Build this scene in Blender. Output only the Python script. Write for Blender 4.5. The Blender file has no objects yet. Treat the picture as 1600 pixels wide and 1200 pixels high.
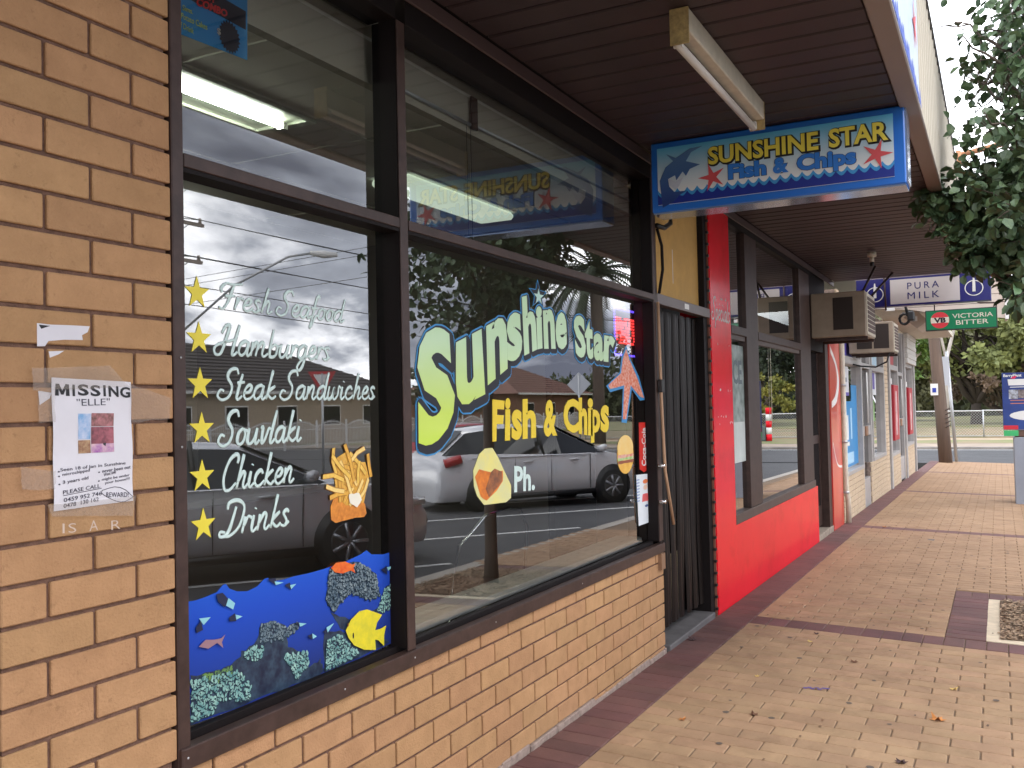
import bpy, bmesh, math, random
from mathutils import Vector, Matrix
R = math.radians
random.seed(7)
scene = bpy.context.scene
col = scene.collection

# ------------------------------------------------------------------ camera
cd = bpy.data.cameras.new("camera"); cam = bpy.data.objects.new("camera", cd); col.objects.link(cam)
cd.sensor_width = 36.0; cd.lens = 1468.785*36/1600; cd.clip_start = .05; cd.clip_end = 2000
Fv = Vector((.88777333, .4595322, .02624244)); Rv = Vector((.46009192, -.88759897, -.02198835)); Uv = Vector((-.01318841, -.0315946, .99941375))
cam.matrix_world = Matrix(((Rv.x, Uv.x, -Fv.x, 0), (Rv.y, Uv.y, -Fv.y, 0), (Rv.z, Uv.z, -Fv.z, 1.5), (0, 0, 0, 1)))
scene.camera = cam
# ------------------------------------------------------------------ light
scene.view_settings.view_transform = 'Standard'; scene.view_settings.look = 'None'
scene.view_settings.exposure = 0.75; scene.view_settings.gamma = 1.0
SUN_EL, SUN_ROT = R(48), R(150)
w = bpy.data.worlds.new("World"); scene.world = w; w.use_nodes = True
nt = w.node_tree; nt.nodes.clear()
def N(t, **k):
    n = nt.nodes.new(t)
    for a, b in k.items(): setattr(n, a, b)
    return n
sky = N('ShaderNodeTexSky', sky_type='NISHITA', sun_disc=False, sun_elevation=SUN_EL, sun_rotation=SUN_ROT)
tc = N('ShaderNodeTexCoord'); sep = N('ShaderNodeSeparateXYZ'); nt.links.new(tc.outputs['Generated'], sep.inputs[0])
ad = N('ShaderNodeMath', operation='ADD'); ad.inputs[1].default_value = .38; nt.links.new(sep.outputs[2], ad.inputs[0])
mx_ = N('ShaderNodeMath', operation='MAXIMUM'); mx_.inputs[1].default_value = .12; nt.links.new(ad.outputs[0], mx_.inputs[0])
dv = N('ShaderNodeVectorMath', operation='DIVIDE'); nt.links.new(tc.outputs['Generated'], dv.inputs[0])
cb = N('ShaderNodeCombineXYZ'); 
for i in range(3): nt.links.new(mx_.outputs[0], cb.inputs[i])
nt.links.new(cb.outputs[0], dv.inputs[1])
nz = N('ShaderNodeTexNoise'); nz.inputs['Scale'].default_value = 1.7; nz.inputs['Detail'].default_value = 9; nz.inputs['Roughness'].default_value = .55; nz.inputs['Distortion'].default_value = .35
mpw = N('ShaderNodeMapping'); mpw.inputs['Location'].default_value = (1.5, 4.2, 0.4); nt.links.new(dv.outputs[0], mpw.inputs[0]); nt.links.new(mpw.outputs[0], nz.inputs['Vector'])
rp = N('ShaderNodeValToRGB'); e = rp.color_ramp.elements
e[0].position = .38; e[0].color = (.06, .065, .085, 1); e[1].position = .66; e[1].color = (1, .99, .97, 1)
x = e.new(.50); x.color = (.20, .215, .25, 1); x = e.new(.565); x.color = (.60, .61, .64, 1)
nt.links.new(nz.outputs['Fac'], rp.inputs[0])
sc = N('ShaderNodeVectorMath', operation='SCALE'); sc.inputs['Scale'].default_value = 34.0; nt.links.new(rp.outputs[0], sc.inputs[0])
nz2 = N('ShaderNodeTexNoise'); nz2.inputs['Scale'].default_value = .9; nz2.inputs['Detail'].default_value = 5
mp2 = N('ShaderNodeMapping'); mp2.inputs['Location'].default_value = (9, 5, 2); nt.links.new(dv.outputs[0], mp2.inputs[0]); nt.links.new(mp2.outputs[0], nz2.inputs['Vector'])
rp2 = N('ShaderNodeValToRGB'); rp2.color_ramp.elements[0].position = .60; rp2.color_ramp.elements[1].position = .74
nt.links.new(nz2.outputs['Fac'], rp2.inputs[0])
mix = N('ShaderNodeMixRGB'); nt.links.new(rp2.outputs[0], mix.inputs[0]); nt.links.new(sc.outputs[0], mix.inputs[1]); nt.links.new(sky.outputs[0], mix.inputs[2])
bg = N('ShaderNodeBackground'); bg.inputs[1].default_value = .13; nt.links.new(mix.outputs[0], bg.inputs[0])
ow = N('ShaderNodeOutputWorld'); nt.links.new(bg.outputs[0], ow.inputs[0])
sl = bpy.data.lights.new("sun", 'SUN'); sl.energy = 0.5; sl.angle = R(24); sl.color = (1, .95, .88)
so = bpy.data.objects.new("sun", sl); col.objects.link(so)
sd = Vector((math.sin(SUN_ROT)*math.cos(SUN_EL), math.cos(SUN_ROT)*math.cos(SUN_EL), math.sin(SUN_EL)))
so.rotation_euler = sd.to_track_quat('Z', 'Y').to_euler()

# ------------------------------------------------------------------ materials
_m = {}
def mat(name, c, rough=.7, metal=0, var=0, vscale=8, bump=0, bscale=60, coat=0, c2=None, emit=None, estr=1, trans=0, objvar=0, spec=.5, stretch=None, alpha=1, blot=None):
    if name in _m: return _m[name]
    m = bpy.data.materials.new(name); m.use_nodes = True; _m[name] = m
    t = m.node_tree; b = t.nodes['Principled BSDF']
    b.inputs['Base Color'].default_value = (*c, 1); b.inputs['Roughness'].default_value = rough; b.inputs['Metallic'].default_value = metal
    b.inputs['Coat Weight'].default_value = coat; b.inputs['Coat Roughness'].default_value = .05; b.inputs['Specular IOR Level'].default_value = spec
    b.inputs['Transmission Weight'].default_value = trans; b.inputs['Alpha'].default_value = alpha
    if emit: b.inputs['Emission Color'].default_value = (*emit, 1); b.inputs['Emission Strength'].default_value = estr
    src = None
    if var or c2 or bump or blot:
        g = t.nodes.new('ShaderNodeNewGeometry'); mp = t.nodes.new('ShaderNodeMapping'); t.links.new(g.outputs['Position'], mp.inputs[0])
        if stretch: mp.inputs['Scale'].default_value = stretch
    if var or c2:
        n = t.nodes.new('ShaderNodeTexNoise'); n.inputs['Scale'].default_value = vscale; n.inputs['Detail'].default_value = 6; n.inputs['Roughness'].default_value = .62
        t.links.new(mp.outputs[0], n.inputs['Vector'])
        r = t.nodes.new('ShaderNodeValToRGB'); r.color_ramp.elements[0].position = .35; r.color_ramp.elements[1].position = .68
        d = c2 if c2 else tuple(max(0, v*(1-var)) for v in c)
        u = c if c2 else tuple(min(1, v*(1+var*.6)) for v in c)
        r.color_ramp.elements[0].color = (*d, 1); r.color_ramp.elements[1].color = (*u, 1)
        t.links.new(n.outputs['Fac'], r.inputs[0]); src = r.outputs[0]
    if objvar:
        oi = t.nodes.new('ShaderNodeObjectInfo'); hs = t.nodes.new('ShaderNodeHueSaturation')
        ma = t.nodes.new('ShaderNodeMapRange'); ma.inputs['To Min'].default_value = 1-objvar; ma.inputs['To Max'].default_value = 1+objvar
        t.links.new(oi.outputs['Random'], ma.inputs[0]); t.links.new(ma.outputs[0], hs.inputs['Value'])
        m2 = t.nodes.new('ShaderNodeMath'); m2.operation = 'MULTIPLY'; m2.inputs[1].default_value = 7.31; t.links.new(oi.outputs['Random'], m2.inputs[0])
        fr = t.nodes.new('ShaderNodeMath'); fr.operation = 'FRACT'; t.links.new(m2.outputs[0], fr.inputs[0])
        mh = t.nodes.new('ShaderNodeMapRange'); mh.inputs['To Min'].default_value = .5-objvar*.06; mh.inputs['To Max'].default_value = .5+objvar*.06
        t.links.new(fr.outputs[0], mh.inputs[0]); t.links.new(mh.outputs[0], hs.inputs['Hue'])
        if src: t.links.new(src, hs.inputs['Color'])
        else: hs.inputs['Color'].default_value = (*c, 1)
        src = hs.outputs[0]
    if blot:                                          # patchy dirt and wear
        for (bs, lo, a0, a1) in blot:
            nb = t.nodes.new('ShaderNodeTexNoise'); nb.inputs['Scale'].default_value = bs; nb.inputs['Detail'].default_value = 7; nb.inputs['Roughness'].default_value = .65; t.links.new(mp.outputs[0], nb.inputs['Vector'])
            rb = t.nodes.new('ShaderNodeValToRGB'); rb.color_ramp.elements[0].position = a0; rb.color_ramp.elements[1].position = a1; rb.color_ramp.elements[0].color = (lo, lo*.98, lo*.95, 1)
            t.links.new(nb.outputs['Fac'], rb.inputs[0]); mm = t.nodes.new('ShaderNodeMixRGB'); mm.blend_type = 'MULTIPLY'; mm.inputs[0].default_value = 1; mm.inputs[1].default_value = (*c, 1)
            if src: t.links.new(src, mm.inputs[1])
            t.links.new(rb.outputs[0], mm.inputs[2]); src = mm.outputs[0]
    if src: t.links.new(src, b.inputs['Base Color'])
    if bump:
        n2 = t.nodes.new('ShaderNodeTexNoise'); n2.inputs['Scale'].default_value = bscale; n2.inputs['Detail'].default_value = 5; t.links.new(mp.outputs[0], n2.inputs['Vector'])
        bp = t.nodes.new('ShaderNodeBump'); bp.inputs['Strength'].default_value = bump; bp.inputs['Distance'].default_value = .01
        t.links.new(n2.outputs['Fac'], bp.inputs['Height']); t.links.new(bp.outputs[0], b.inputs['Normal'])
    return m
def glass_mat(name, tint, boost):
    m = bpy.data.materials.new(name); m.use_nodes = True; t = m.node_tree; t.nodes.clear()
    o = t.nodes.new('ShaderNodeOutputMaterial'); mx = t.nodes.new('ShaderNodeMixShader'); tr = t.nodes.new('ShaderNodeBsdfTransparent'); gl = t.nodes.new('ShaderNodeBsdfGlossy')
    gl.inputs['Roughness'].default_value = 0; tr.inputs[0].default_value = (*tint, 1)
    f = t.nodes.new('ShaderNodeFresnel'); f.inputs[0].default_value = 1.55; mu = t.nodes.new('ShaderNodeMath'); mu.operation = 'MULTIPLY'; mu.operation = 'MULTIPLY_ADD'; mu.inputs[1].default_value = boost; mu.inputs[2].default_value = .175; mu.use_clamp = True
    t.links.new(f.outputs[0], mu.inputs[0]); t.links.new(mu.outputs[0], mx.inputs[0]); t.links.new(tr.outputs[0], mx.inputs[1]); t.links.new(gl.outputs[0], mx.inputs[2]); t.links.new(mx.outputs[0], o.inputs[0])
    return m
M_glass = glass_mat('shop_glass', (.88, .9, .89), 1.6)
M_glass2 = glass_mat('shop_glass_dark', (.7, .74, .72), 1.9)
M_carglass = mat('car_glass', (.012, .014, .016), .04, spec=.8)
M_brick = mat('orange_brick', (.48, .272, .132), .85, c2=(.41, .228, .108), vscale=14, bump=.35, bscale=140, objvar=.06, blot=[(1.6, .90, .35, .6), (45, .80, .30, .40)])
M_mortar = mat('brown_mortar', (.165, .088, .06), .95, var=.3, vscale=40, bump=.5, bscale=200)
M_mortarg = mat('grey_mortar', (.33, .25, .21), .95, var=.3, vscale=30, bump=.6, bscale=90)
M_frame = mat('brown_frame', (.062, .036, .030), .42, var=.18, vscale=20, spec=.3, blot=[(9, .7, .35, .55)])
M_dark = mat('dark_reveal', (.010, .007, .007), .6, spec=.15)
M_black = mat('black_plastic', (.012, .012, .013), .4)
M_soffit = mat('soffit_board', (.042, .024, .027), .55, var=.2, vscale=3, objvar=.08, bump=.05)
M_cream = mat('cream_paint', (.62, .56, .45), .55, var=.12, vscale=12)
M_white = mat('white_paint', (.78, .77, .74), .5)
M_paver = mat('tan_paver', (.395, .248, .142), .82, c2=(.33, .205, .118), vscale=3.2, bump=.35, bscale=120, objvar=.08, blot=[(.8, .86, .36, .58), (7, .84, .34, .5)])
M_paverr = mat('maroon_paver', (.17, .075, .068), .75, c2=(.125, .058, .055), vscale=4, bump=.3, bscale=120, objvar=.12, blot=[(1.5, .75, .35, .6)])
M_joint = mat('paving_sand', (.20, .135, .085), .95, var=.3, vscale=30)
M_red = mat('red_laminate', (.86, .010, .026), .2, coat=0, spec=.2, var=.05, vscale=2, blot=[(3, .86, .34, .5), (26, .8, .27, .34)])
M_yel = mat('ochre_panel', (.55, .32, .09), .7, var=.1)
M_asph = mat('asphalt', (.075, .076, .08), .85, c2=(.055, .056, .06), vscale=1.3, bump=.6, bscale=90)
M_line = mat('road_paint', (.72, .72, .7), .7, var=.15, vscale=12)
M_conc = mat('concrete', (.40, .365, .32), .85, var=.18, vscale=3, bump=.2)
M_grass = mat('grass_ground', (.16, .20, .06), .95, c2=(.24, .19, .09), vscale=.7, bump=.6, bscale=20)
M_dirt = mat('park_dirt', (.36, .23, .15), .95, c2=(.20, .20, .08), vscale=.3, blot=[(1.5, .6, .35, .6)])
M_steel = mat('galvanised', (.48, .49, .5), .4, metal=.6)
M_chrome = mat('chrome', (.85, .85, .86), .12, metal=1)
M_wood = mat('weathered_wood', (.17, .115, .085), .85, c2=(.10, .07, .055), vscale=7, stretch=(1, 1, .08), bump=.5, bscale=30)

# ------------------------------------------------------------------ mesh helpers
def tag(o, label=None, cat=None, group=None, kind=None):
    if label: o['label'] = label
    if cat: o['category'] = cat
    if group: o['group'] = group
    if kind: o['kind'] = kind
    return o
def empty(name, loc, label, cat, group=None):
    o = bpy.data.objects.new(name, None); col.objects.link(o); o.location = loc; o.empty_display_size = .1
    return tag(o, label, cat, group)
class MB:
    def __init__(s): s.v = []; s.f = []; s.sm = []
    def add(s, vs, fs, smooth=False):
        n = len(s.v); s.v += [tuple(a) for a in vs]; s.f += [[i+n for i in f] for f in fs]; s.sm += [smooth]*len(fs); return s
    def box(s, a, b, bev=0):
        (x0, y0, z0), (x1, y1, z1) = a, b
        x0, x1 = min(x0, x1), max(x0, x1); y0, y1 = min(y0, y1), max(y0, y1); z0, z1 = min(z0, z1), max(z0, z1)
        if bev:
            e = min(bev, (x1-x0)/3, (y1-y0)/3, (z1-z0)/3); vs = []; idx = {}
            for i, (X, sx) in enumerate(((x0, 1), (x1, -1))):
                for j, (Y, sy) in enumerate(((y0, 1), (y1, -1))):
                    for k, (Z, sz) in enumerate(((z0, 1), (z1, -1))):
                        idx[i, j, k] = len(vs)
                        vs += [(X, Y+sy*e, Z+sz*e), (X+sx*e, Y, Z+sz*e), (X+sx*e, Y+sy*e, Z)]
            I = lambda i, j, k, a: idx[i, j, k]+a
            fs = []
            for i in (0, 1):
                q = [I(i, 0, 0, 0), I(i, 0, 1, 0), I(i, 1, 1, 0), I(i, 1, 0, 0)]; fs.append(q if i == 0 else q[::-1])
            for j in (0, 1):
                q = [I(0, j, 0, 1), I(1, j, 0, 1), I(1, j, 1, 1), I(0, j, 1, 1)]; fs.append(q if j == 0 else q[::-1])
            for k in (0, 1):
                q = [I(0, 0, k, 2), I(0, 1, k, 2), I(1, 1, k, 2), I(1, 0, k, 2)]; fs.append(q if k == 0 else q[::-1])
            for i in (0, 1):
                for j in (0, 1): fs.append([I(i, j, 0, 0), I(i, j, 0, 1), I(i, j, 1, 1), I(i, j, 1, 0)])
                for k in (0, 1): fs.append([I(i, 0, k, 0), I(i, 0, k, 2), I(i, 1, k, 2), I(i, 1, k, 0)])
            for j in (0, 1):
                for k in (0, 1): fs.append([I(0, j, k, 1), I(0, j, k, 2), I(1, j, k, 2), I(1, j, k, 1)])
            for i in (0, 1):
                for j in (0, 1):
                    for k in (0, 1): fs.append([I(i, j, k, 0), I(i, j, k, 1), I(i, j, k, 2)])
            return s.add(vs, fs)
        vs = [(X, Y, Z) for X in (x0, x1) for Y in (y0, y1) for Z in (z0, z1)]
        return s.add(vs, [(0, 1, 3, 2), (4, 6, 7, 5), (0, 4, 5, 1), (2, 3, 7, 6), (0, 2, 6, 4), (1, 5, 7, 3)])
    def tube(s, pts, r, n=8, flat=None, cap=True):
        pts = [Vector(p) for p in pts]; rs = r if isinstance(r, (list, tuple)) else [r]*len(pts); vs = []; fs = []
        for i, p in enumerate(pts):
            d = (pts[min(i+1, len(pts)-1)]-pts[max(i-1, 0)])
            d = d.normalized() if d.length > 1e-9 else Vector((0, 0, 1))
            if flat: nrm = Vector(flat); a = d.cross(nrm).normalized(); b = nrm*(.0007/max(rs[i], 1e-6))
            else:
                up = Vector((0, 0, 1)) if abs(d.z) < .9 else Vector((1, 0, 0)); a = d.cross(up).normalized(); b = a.cross(d)
            for k in range(n):
                t = 2*math.pi*k/n; vs.append(p+(a*math.cos(t)+b*math.sin(t))*rs[i])
        for i in range(len(pts)-1):
            for k in range(n):
                k2 = (k+1) % n; fs.append((i*n+k, i*n+k2, (i+1)*n+k2, (i+1)*n+k))
        if cap: fs += [tuple(range(n))[::-1], tuple((len(pts)-1)*n+k for k in range(n))]
        return s.add(vs, fs, n > 4)
    def prism(s, poly, plane, d0, d1):
        n = len(poly); vs = [plane(a, b, d0) for a, b in poly]+[plane(a, b, d1) for a, b in poly]
        return s.add(vs, [tuple(range(n)), tuple(range(2*n-1, n-1, -1))]+[(i, (i+1) % n, n+(i+1) % n, n+i) for i in range(n)])
    def build(s, name, m, parent=None, loc=None, fix=True):
        me = bpy.data.meshes.new(name); me.from_pydata(s.v, [], s.f); me.update()
        if fix:
            bm = bmesh.new(); bm.from_mesh(me); bmesh.ops.recalc_face_normals(bm, faces=bm.faces); bm.to_mesh(me); bm.free()
        if any(s.sm):
            me.polygons.foreach_set('use_smooth', s.sm[:len(me.polygons)])
        if m: me.materials.append(m)
        return link(name, me, parent, loc)
def link(name, me, parent=None, loc=None):
    o = bpy.data.objects.new(name, me); col.objects.link(o)
    if parent:
        o.parent = parent
        p = parent; off = Vector((0, 0, 0))
        while p: off += Vector(p.location); p = p.parent
        o.location = (Vector(loc) if loc else Vector((0, 0, 0)))-off
    elif loc: o.location = loc
    return o
def box(name, a, b, m, parent=None, bev=0): return MB().box(a, b, bev).build(name, m, parent, fix=not bev or True)
def tube(name, pts, r, m, parent=None, n=8): return MB().tube(pts, r, n).build(name, m, parent)
# planes: (a, b, depth towards the viewer)
def PF(y): return lambda a, b, d: (a, y-d, b)            # faces the street (-Y); a = X, b = Z
def PX(x): return lambda a, b, d: (x-d, a, b)            # faces the camera end (-X); a = Y, b = Z
GY = 1.942; GL = PF(GY); WL = PF(1.873)
def film(name, poly, plane, d, m, parent=None, t=.0006): return MB().prism(poly, plane, d, d+t).build(name, m, parent)
def star(cx, cy, r, k=.4, n=5, rot=90, sx=1):
    return [(cx+sx*(r if i % 2 == 0 else r*k)*math.cos(R(rot+i*180/n)), cy+(r if i % 2 == 0 else r*k)*math.sin(R(rot+i*180/n))) for i in range(2*n)]
def ell(cx, cy, rx, ry, n=20, rot=0):
    c, s_ = math.cos(R(rot)), math.sin(R(rot)); o = []
    for i in range(n):
        t = 2*math.pi*i/n; x, y = rx*math.cos(t), ry*math.sin(t); o.append((cx+x*c-y*s_, cy+x*s_+y*c))
    return o
_tx = {}
def text_geo(s, bold, base, sp=1.0):
    def raw(b):
        k = (s, b, sp)
        if k in _tx: return _tx[k]
        c = bpy.data.curves.new('t', 'FONT'); c.body = s; c.offset = b; c.extrude = .5; c.resolution_u = 3; c.space_character = sp; c.fill_mode = 'BOTH'
        o = bpy.data.objects.new('t', c); col.objects.link(o); bpy.context.view_layer.update()
        me = bpy.data.meshes.new_from_object(o); r = ([tuple(v.co) for v in me.vertices], [tuple(p.vertices) for p in me.polygons])
        bpy.data.objects.remove(o); bpy.data.curves.remove(c); bpy.data.meshes.remove(me); _tx[k] = r; return r
    v, f = raw(bold); bv, _ = raw(base)
    x0, x1 = min(a[0] for a in bv), max(a[0] for a in bv); y0, y1 = min(a[1] for a in bv), max(a[1] for a in bv)
    return [((a[0]-x0)/(x1-x0), (a[1]-y0)/(y1-y0), a[2]+.5) for a in v], f
def text_mb(mb, s, quad, plane, d, bold=.0, base=None, t=.0006, sp=1.0, warp=None):
    """quad: bottom-left, bottom-right, top-right, top-left in the plane's coordinates"""
    v, f = text_geo(s, bold, bold if base is None else base, sp); bl, br, tr, tl = quad; out = []
    for u, q, h in v:
        if warp: a, b = warp(u, q)
        else:
            a = (bl[0]*(1-u)+br[0]*u)*(1-q)+(tl[0]*(1-u)+tr[0]*u)*q; b = (bl[1]*(1-u)+br[1]*u)*(1-q)+(tl[1]*(1-u)+tr[1]*u)*q
        out.append(plane(a, b, d+h*t))
    mb.add(out, f); return mb
def text(name, s, quad, plane, d, m, parent=None, **k):
    return text_mb(MB(), s, quad, plane, d, **k).build(name, m, parent, fix=False)
def rect(a0, b0, a1, b1): return [(a0, b0), (a1, b0), (a1, b1), (a0, b1)]
def spline(p, n=5):
    o = []
    for i in range(len(p)-1):
        a, b, c, d = p[max(i-1, 0)], p[i], p[i+1], p[min(i+2, len(p)-1)]
        for k in range(n):
            t = k/n; o.append(tuple(.5*((2*b[j])+(-a[j]+c[j])*t+(2*a[j]-5*b[j]+4*c[j]-d[j])*t*t+(-a[j]+3*b[j]-3*c[j]+d[j])*t**3) for j in (0, 1)))
    o.append(tuple(p[-1])); return o
SC = {
 'a': (.56, [[(.42,.42),(.3,.5),(.1,.38),(.06,.12),(.2,0),(.36,.14),(.44,.5)], [(.45,.5),(.42,.1),(.5,0),(.62,.12)]]),
 'b': (.52, [[(.12,1.0),(.08,.14),(.2,0),(.38,.08),(.42,.32),(.3,.46),(.14,.34)], [(.42,.38),(.56,.42)]]),
 'c': (.46, [[(.4,.38),(.28,.5),(.1,.38),(.06,.14),(.2,0),(.36,.04),(.5,.16)]]),
 'd': (.58, [[(.42,.42),(.3,.5),(.1,.38),(.06,.12),(.2,0),(.36,.14),(.44,.4)], [(.52,1.05),(.43,.12),(.52,0),(.64,.12)]]),
 'e': (.46, [[(.06,.22),(.28,.26),(.36,.42),(.24,.5),(.1,.36),(.08,.12),(.22,0),(.38,.05),(.5,.16)]]),
 'f': (.38, [[(.38,.9),(.32,1.04),(.22,.85),(.14,.1),(.08,-.38),(.16,-.3),(.3,.12),(.42,.14)], [(.02,.46),(.36,.48)]]),
 'g': (.56, [[(.42,.42),(.3,.5),(.1,.38),(.06,.12),(.2,0),(.36,.14),(.44,.48)], [(.45,.5),(.38,-.2),(.22,-.44),(.08,-.32),(.24,-.08),(.6,.12)]]),
 'h': (.54, [[(.22,1.05),(.08,0)], [(.1,.2),(.26,.48),(.38,.42),(.35,.1),(.43,0),(.56,.12)]]),
 'i': (.28, [[(.1,.5),(.07,.12),(.15,0),(.3,.12)], [(.13,.68),(.14,.72)]]),
 'k': (.5, [[(.22,1.05),(.08,0)], [(.42,.48),(.12,.24),(.34,.02),(.52,.12)]]),
 'l': (.26, [[(.22,1.05),(.07,.12),(.15,0),(.28,.12)]]),
 'm': (.84, [[(.08,.5),(.05,0)], [(.07,.2),(.22,.49),(.32,.42),(.28,0)], [(.3,.2),(.48,.49),(.6,.42),(.57,.1),(.68,0),(.84,.12)]]),
 'n': (.54, [[(.08,.5),(.05,0)], [(.07,.2),(.24,.49),(.36,.42),(.33,.1),(.42,0),(.56,.12)]]),
 'o': (.46, [[(.26,.5),(.1,.38),(.06,.14),(.18,0),(.34,.1),(.38,.34),(.26,.5)], [(.3,.44),(.48,.42)]]),
 'p': (.52, [[(.1,.5),(.0,-.42)], [(.08,.3),(.26,.5),(.4,.4),(.34,.06),(.2,0),(.1,.1)], [(.36,.1),(.54,.14)]]),
 'r': (.36, [[(.1,.5),(.05,0)], [(.07,.2),(.2,.47),(.36,.44)], [(.33,.45),(.38,.42)]]),
 's': (.38, [[(.34,.42),(.22,.5),(.1,.4),(.28,.16),(.2,0),(.02,.06)], [(.22,.01),(.4,.12)]]),
 't': (.3, [[(.18,.88),(.07,.12),(.15,0),(.3,.12)], [(.0,.56),(.32,.6)]]),
 'u': (.58, [[(.08,.5),(.05,.12),(.18,0),(.34,.14),(.42,.48)], [(.44,.5),(.4,.1),(.48,0),(.6,.12)]]),
 'v': (.46, [[(.04,.46),(.12,.5),(.14,.02),(.28,.12),(.4,.46),(.5,.42)]]),
 'w': (.72, [[(.08,.5),(.05,.1),(.16,0),(.3,.14),(.36,.48),(.34,.1),(.46,0),(.6,.16),(.62,.5),(.74,.42)]]),
 'F': (.66, [[(.06,.62),(-.02,.8),(.15,1.0),(.4,.98),(.85,1.04)], [(.5,.98),(.38,.35),(.22,.0),(.02,.06)], [(.2,.5),(.62,.54)]]),
 'H': (.8, [[(.02,.72),(.12,.95),(.3,1.0),(.22,.5),(.1,.04),(-.12,.0),(-.2,.2),(0,.36),(.5,.5),(.66,.56)], [(.72,1.05),(.58,.1),(.66,0),(.8,.12)]]),
 'S': (.66, [[(.66,.86),(.54,1.05),(.3,1.0),(.22,.76),(.46,.44),(.4,.1),(.14,-.02),(-.08,.12),(0,.32),(.16,.28)]]),
 'C': (.62, [[(.6,.78),(.62,.96),(.48,1.06),(.22,.86),(.08,.4),(.18,.02),(.4,-.02),(.64,.18)]]),
 'D': (.74, [[(.06,.78),(.1,.98),(.45,1.02),(.74,.78),(.64,.24),(.3,-.02),(0,.02)], [(.4,.84),(.26,.2),(.1,.0),(-.1,.02),(-.1,.14),(.1,.1)]]),
 ' ': (.3, [])}
def script(name, s, x0, z0, x1, h, plane, d, m, parent, wd=.052, nrm=(0, -1, 0), right=1):
    adv = sum(SC[c][0] for c in s); k = abs(x1-x0)/(adv+.1); mb = MB(); x = 0; q = 0
    for c in s:
        for st in SC[c][1]:
            pts = [plane(x0+right*k*(x+a+.22*b), z0+h*b, d+.0001*(q % 5)) for a, b in spline(st)]
            n = len(pts); r = [wd*h*(.62+.5*math.sin(math.pi*min(1, (i+.8)/(n*.55)))) if i < n*.5 else wd*h*(1.05-.35*(i/n)) for i in range(n)]
            mb.tube(pts, r, 6, flat=nrm); q += 1
        x += SC[c][0]
    return mb.build(name, m, parent)

def gz(x, y=1.873):
    b = .045-.0118*max(-40, min(31, x))
    return b-.03*min(2.893, max(0, 1.873-y))
# ================================================================== SETTING
def slab(name, x0, x1, y0, y1, dz, m, kind='structure', th=.3, nx=24, flat=None, parent=None):
    vs = []; fs = []
    for i in range(nx+1):
        X = x0+(x1-x0)*i/nx
        for Y in (y0, y1):
            z = (gz(X, Y) if flat is None else flat)+dz; vs += [(X, Y, z), (X, Y, z-th)]
    for i in range(nx):
        a = i*4; b = a+4
        fs += [(a, b, b+2, a+2), (a+1, a+3, b+3, b+1), (a, a+1, b+1, b), (a+2, b+2, b+3, a+3)]
    fs += [(0, 2, 3, 1), (nx*4, nx*4+1, nx*4+3, nx*4+2)]
    o = MB().add(vs, fs).build(name, m, parent)
    if kind: o['kind'] = kind
    return o
slab('ground', -300, 500, -300, 300, -.42, M_dirt, nx=80)
slab('road', -60, 31, -23, -1.22, -.035, M_asph, nx=40)
slab('cross_road', 31.0, 39.5, -60, 60, -.05, M_asph)
foot = slab('footpath', -4, 30.6, -1.02, 1.873, -.007, M_joint, nx=40)
kerb = slab('kerb', -20, 30.6, -1.22, -1.024, -.002, M_conc, nx=30)
slab('far_kerb', 39.5, 40.1, -60, 60, .03, mat('old_kerb', (.28, .25, .22), .9, var=.3, vscale=2))
slab('far_path', 40.1, 43.2, -60, 60, .02, mat('pale_path', (.34, .27, .21), .9, var=.25, vscale=1), nx=4)
slab('grass_verge', 43.2, 46.6, -60, 60, .03, mat('verge_grass', (.17, .21, .07), .95, c2=(.27, .21, .13), vscale=.45, bump=.8, bscale=40), nx=4)
slab('park_path', 46.6, 49.5, -60, 60, .0, mat('park_track', (.42, .32, .22), .95, var=.2, vscale=1), nx=4)
slab('park_grass', 49.5, 140, -60, 80, .02, M_dirt, nx=4)
slab('park_lawn', 68, 110, -60, 60, .06, M_grass, nx=4)
slab('opposite_kerb', -60, 30, -23.2, -23.0, .03, M_conc)
slab('opposite_verge', -60, 30, -26.2, -23.2, .02, mat('verge_grass', (0,0,0)), nx=8)
slab('opposite_path', -60, 30, -28.2, -26.2, .03, M_conc, nx=8)
slab('opposite_garden', -60, 30, -80, -28.2, .0, M_grass, nx=8)
slab('side_street_grass', 40.5, 120, -12.5, -5, .05, mat('verge_grass', (0,0,0)), nx=8)
# painted bay lines and road marks
def strip(name, p, q, w_, m, dz=-.03):
    p, q = Vector(p), Vector(q); d = (q-p).normalized(); n = Vector((-d.y, d.x))*w_/2
    c = [p+n, p-n, q-n, q+n]; mb = MB()
    mb.add([(a.x, a.y, gz(a.x, a.y)+dz) for a in c]+[(a.x, a.y, gz(a.x, a.y)+dz-.02) for a in c], [(0, 1, 2, 3), (4, 7, 6, 5), (0, 4, 5, 1), (1, 5, 6, 2), (2, 6, 7, 3), (3, 7, 4, 0)])
    o = mb.build(name, m); o['kind'] = 'structure'; return o
BD = Vector((math.cos(R(36)), math.sin(R(36))))
for k in range(-1, 6):
    q_ = Vector((4.9+k*3.55+.4, -1.5)); strip('bay_line', q_-BD*5.4, q_, .09, M_line)
for y_ in (-8.6, -15.0):
    for k in range(9): strip('lane_line', (-6+k*6, y_), (-3+k*6, y_), .11, M_line)
strip('edge_line', (-30, -22.2), (30, -22.2), .1, M_line)
strip('edge_line', (39.0, -60), (39.0, 60), .12, M_line, -.045)
for dy in (0, -1.2, -2.4): strip('chevron_mark', (32.5, -3.5+dy), (36, -4.4+dy), .25, M_line, -.045)

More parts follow.
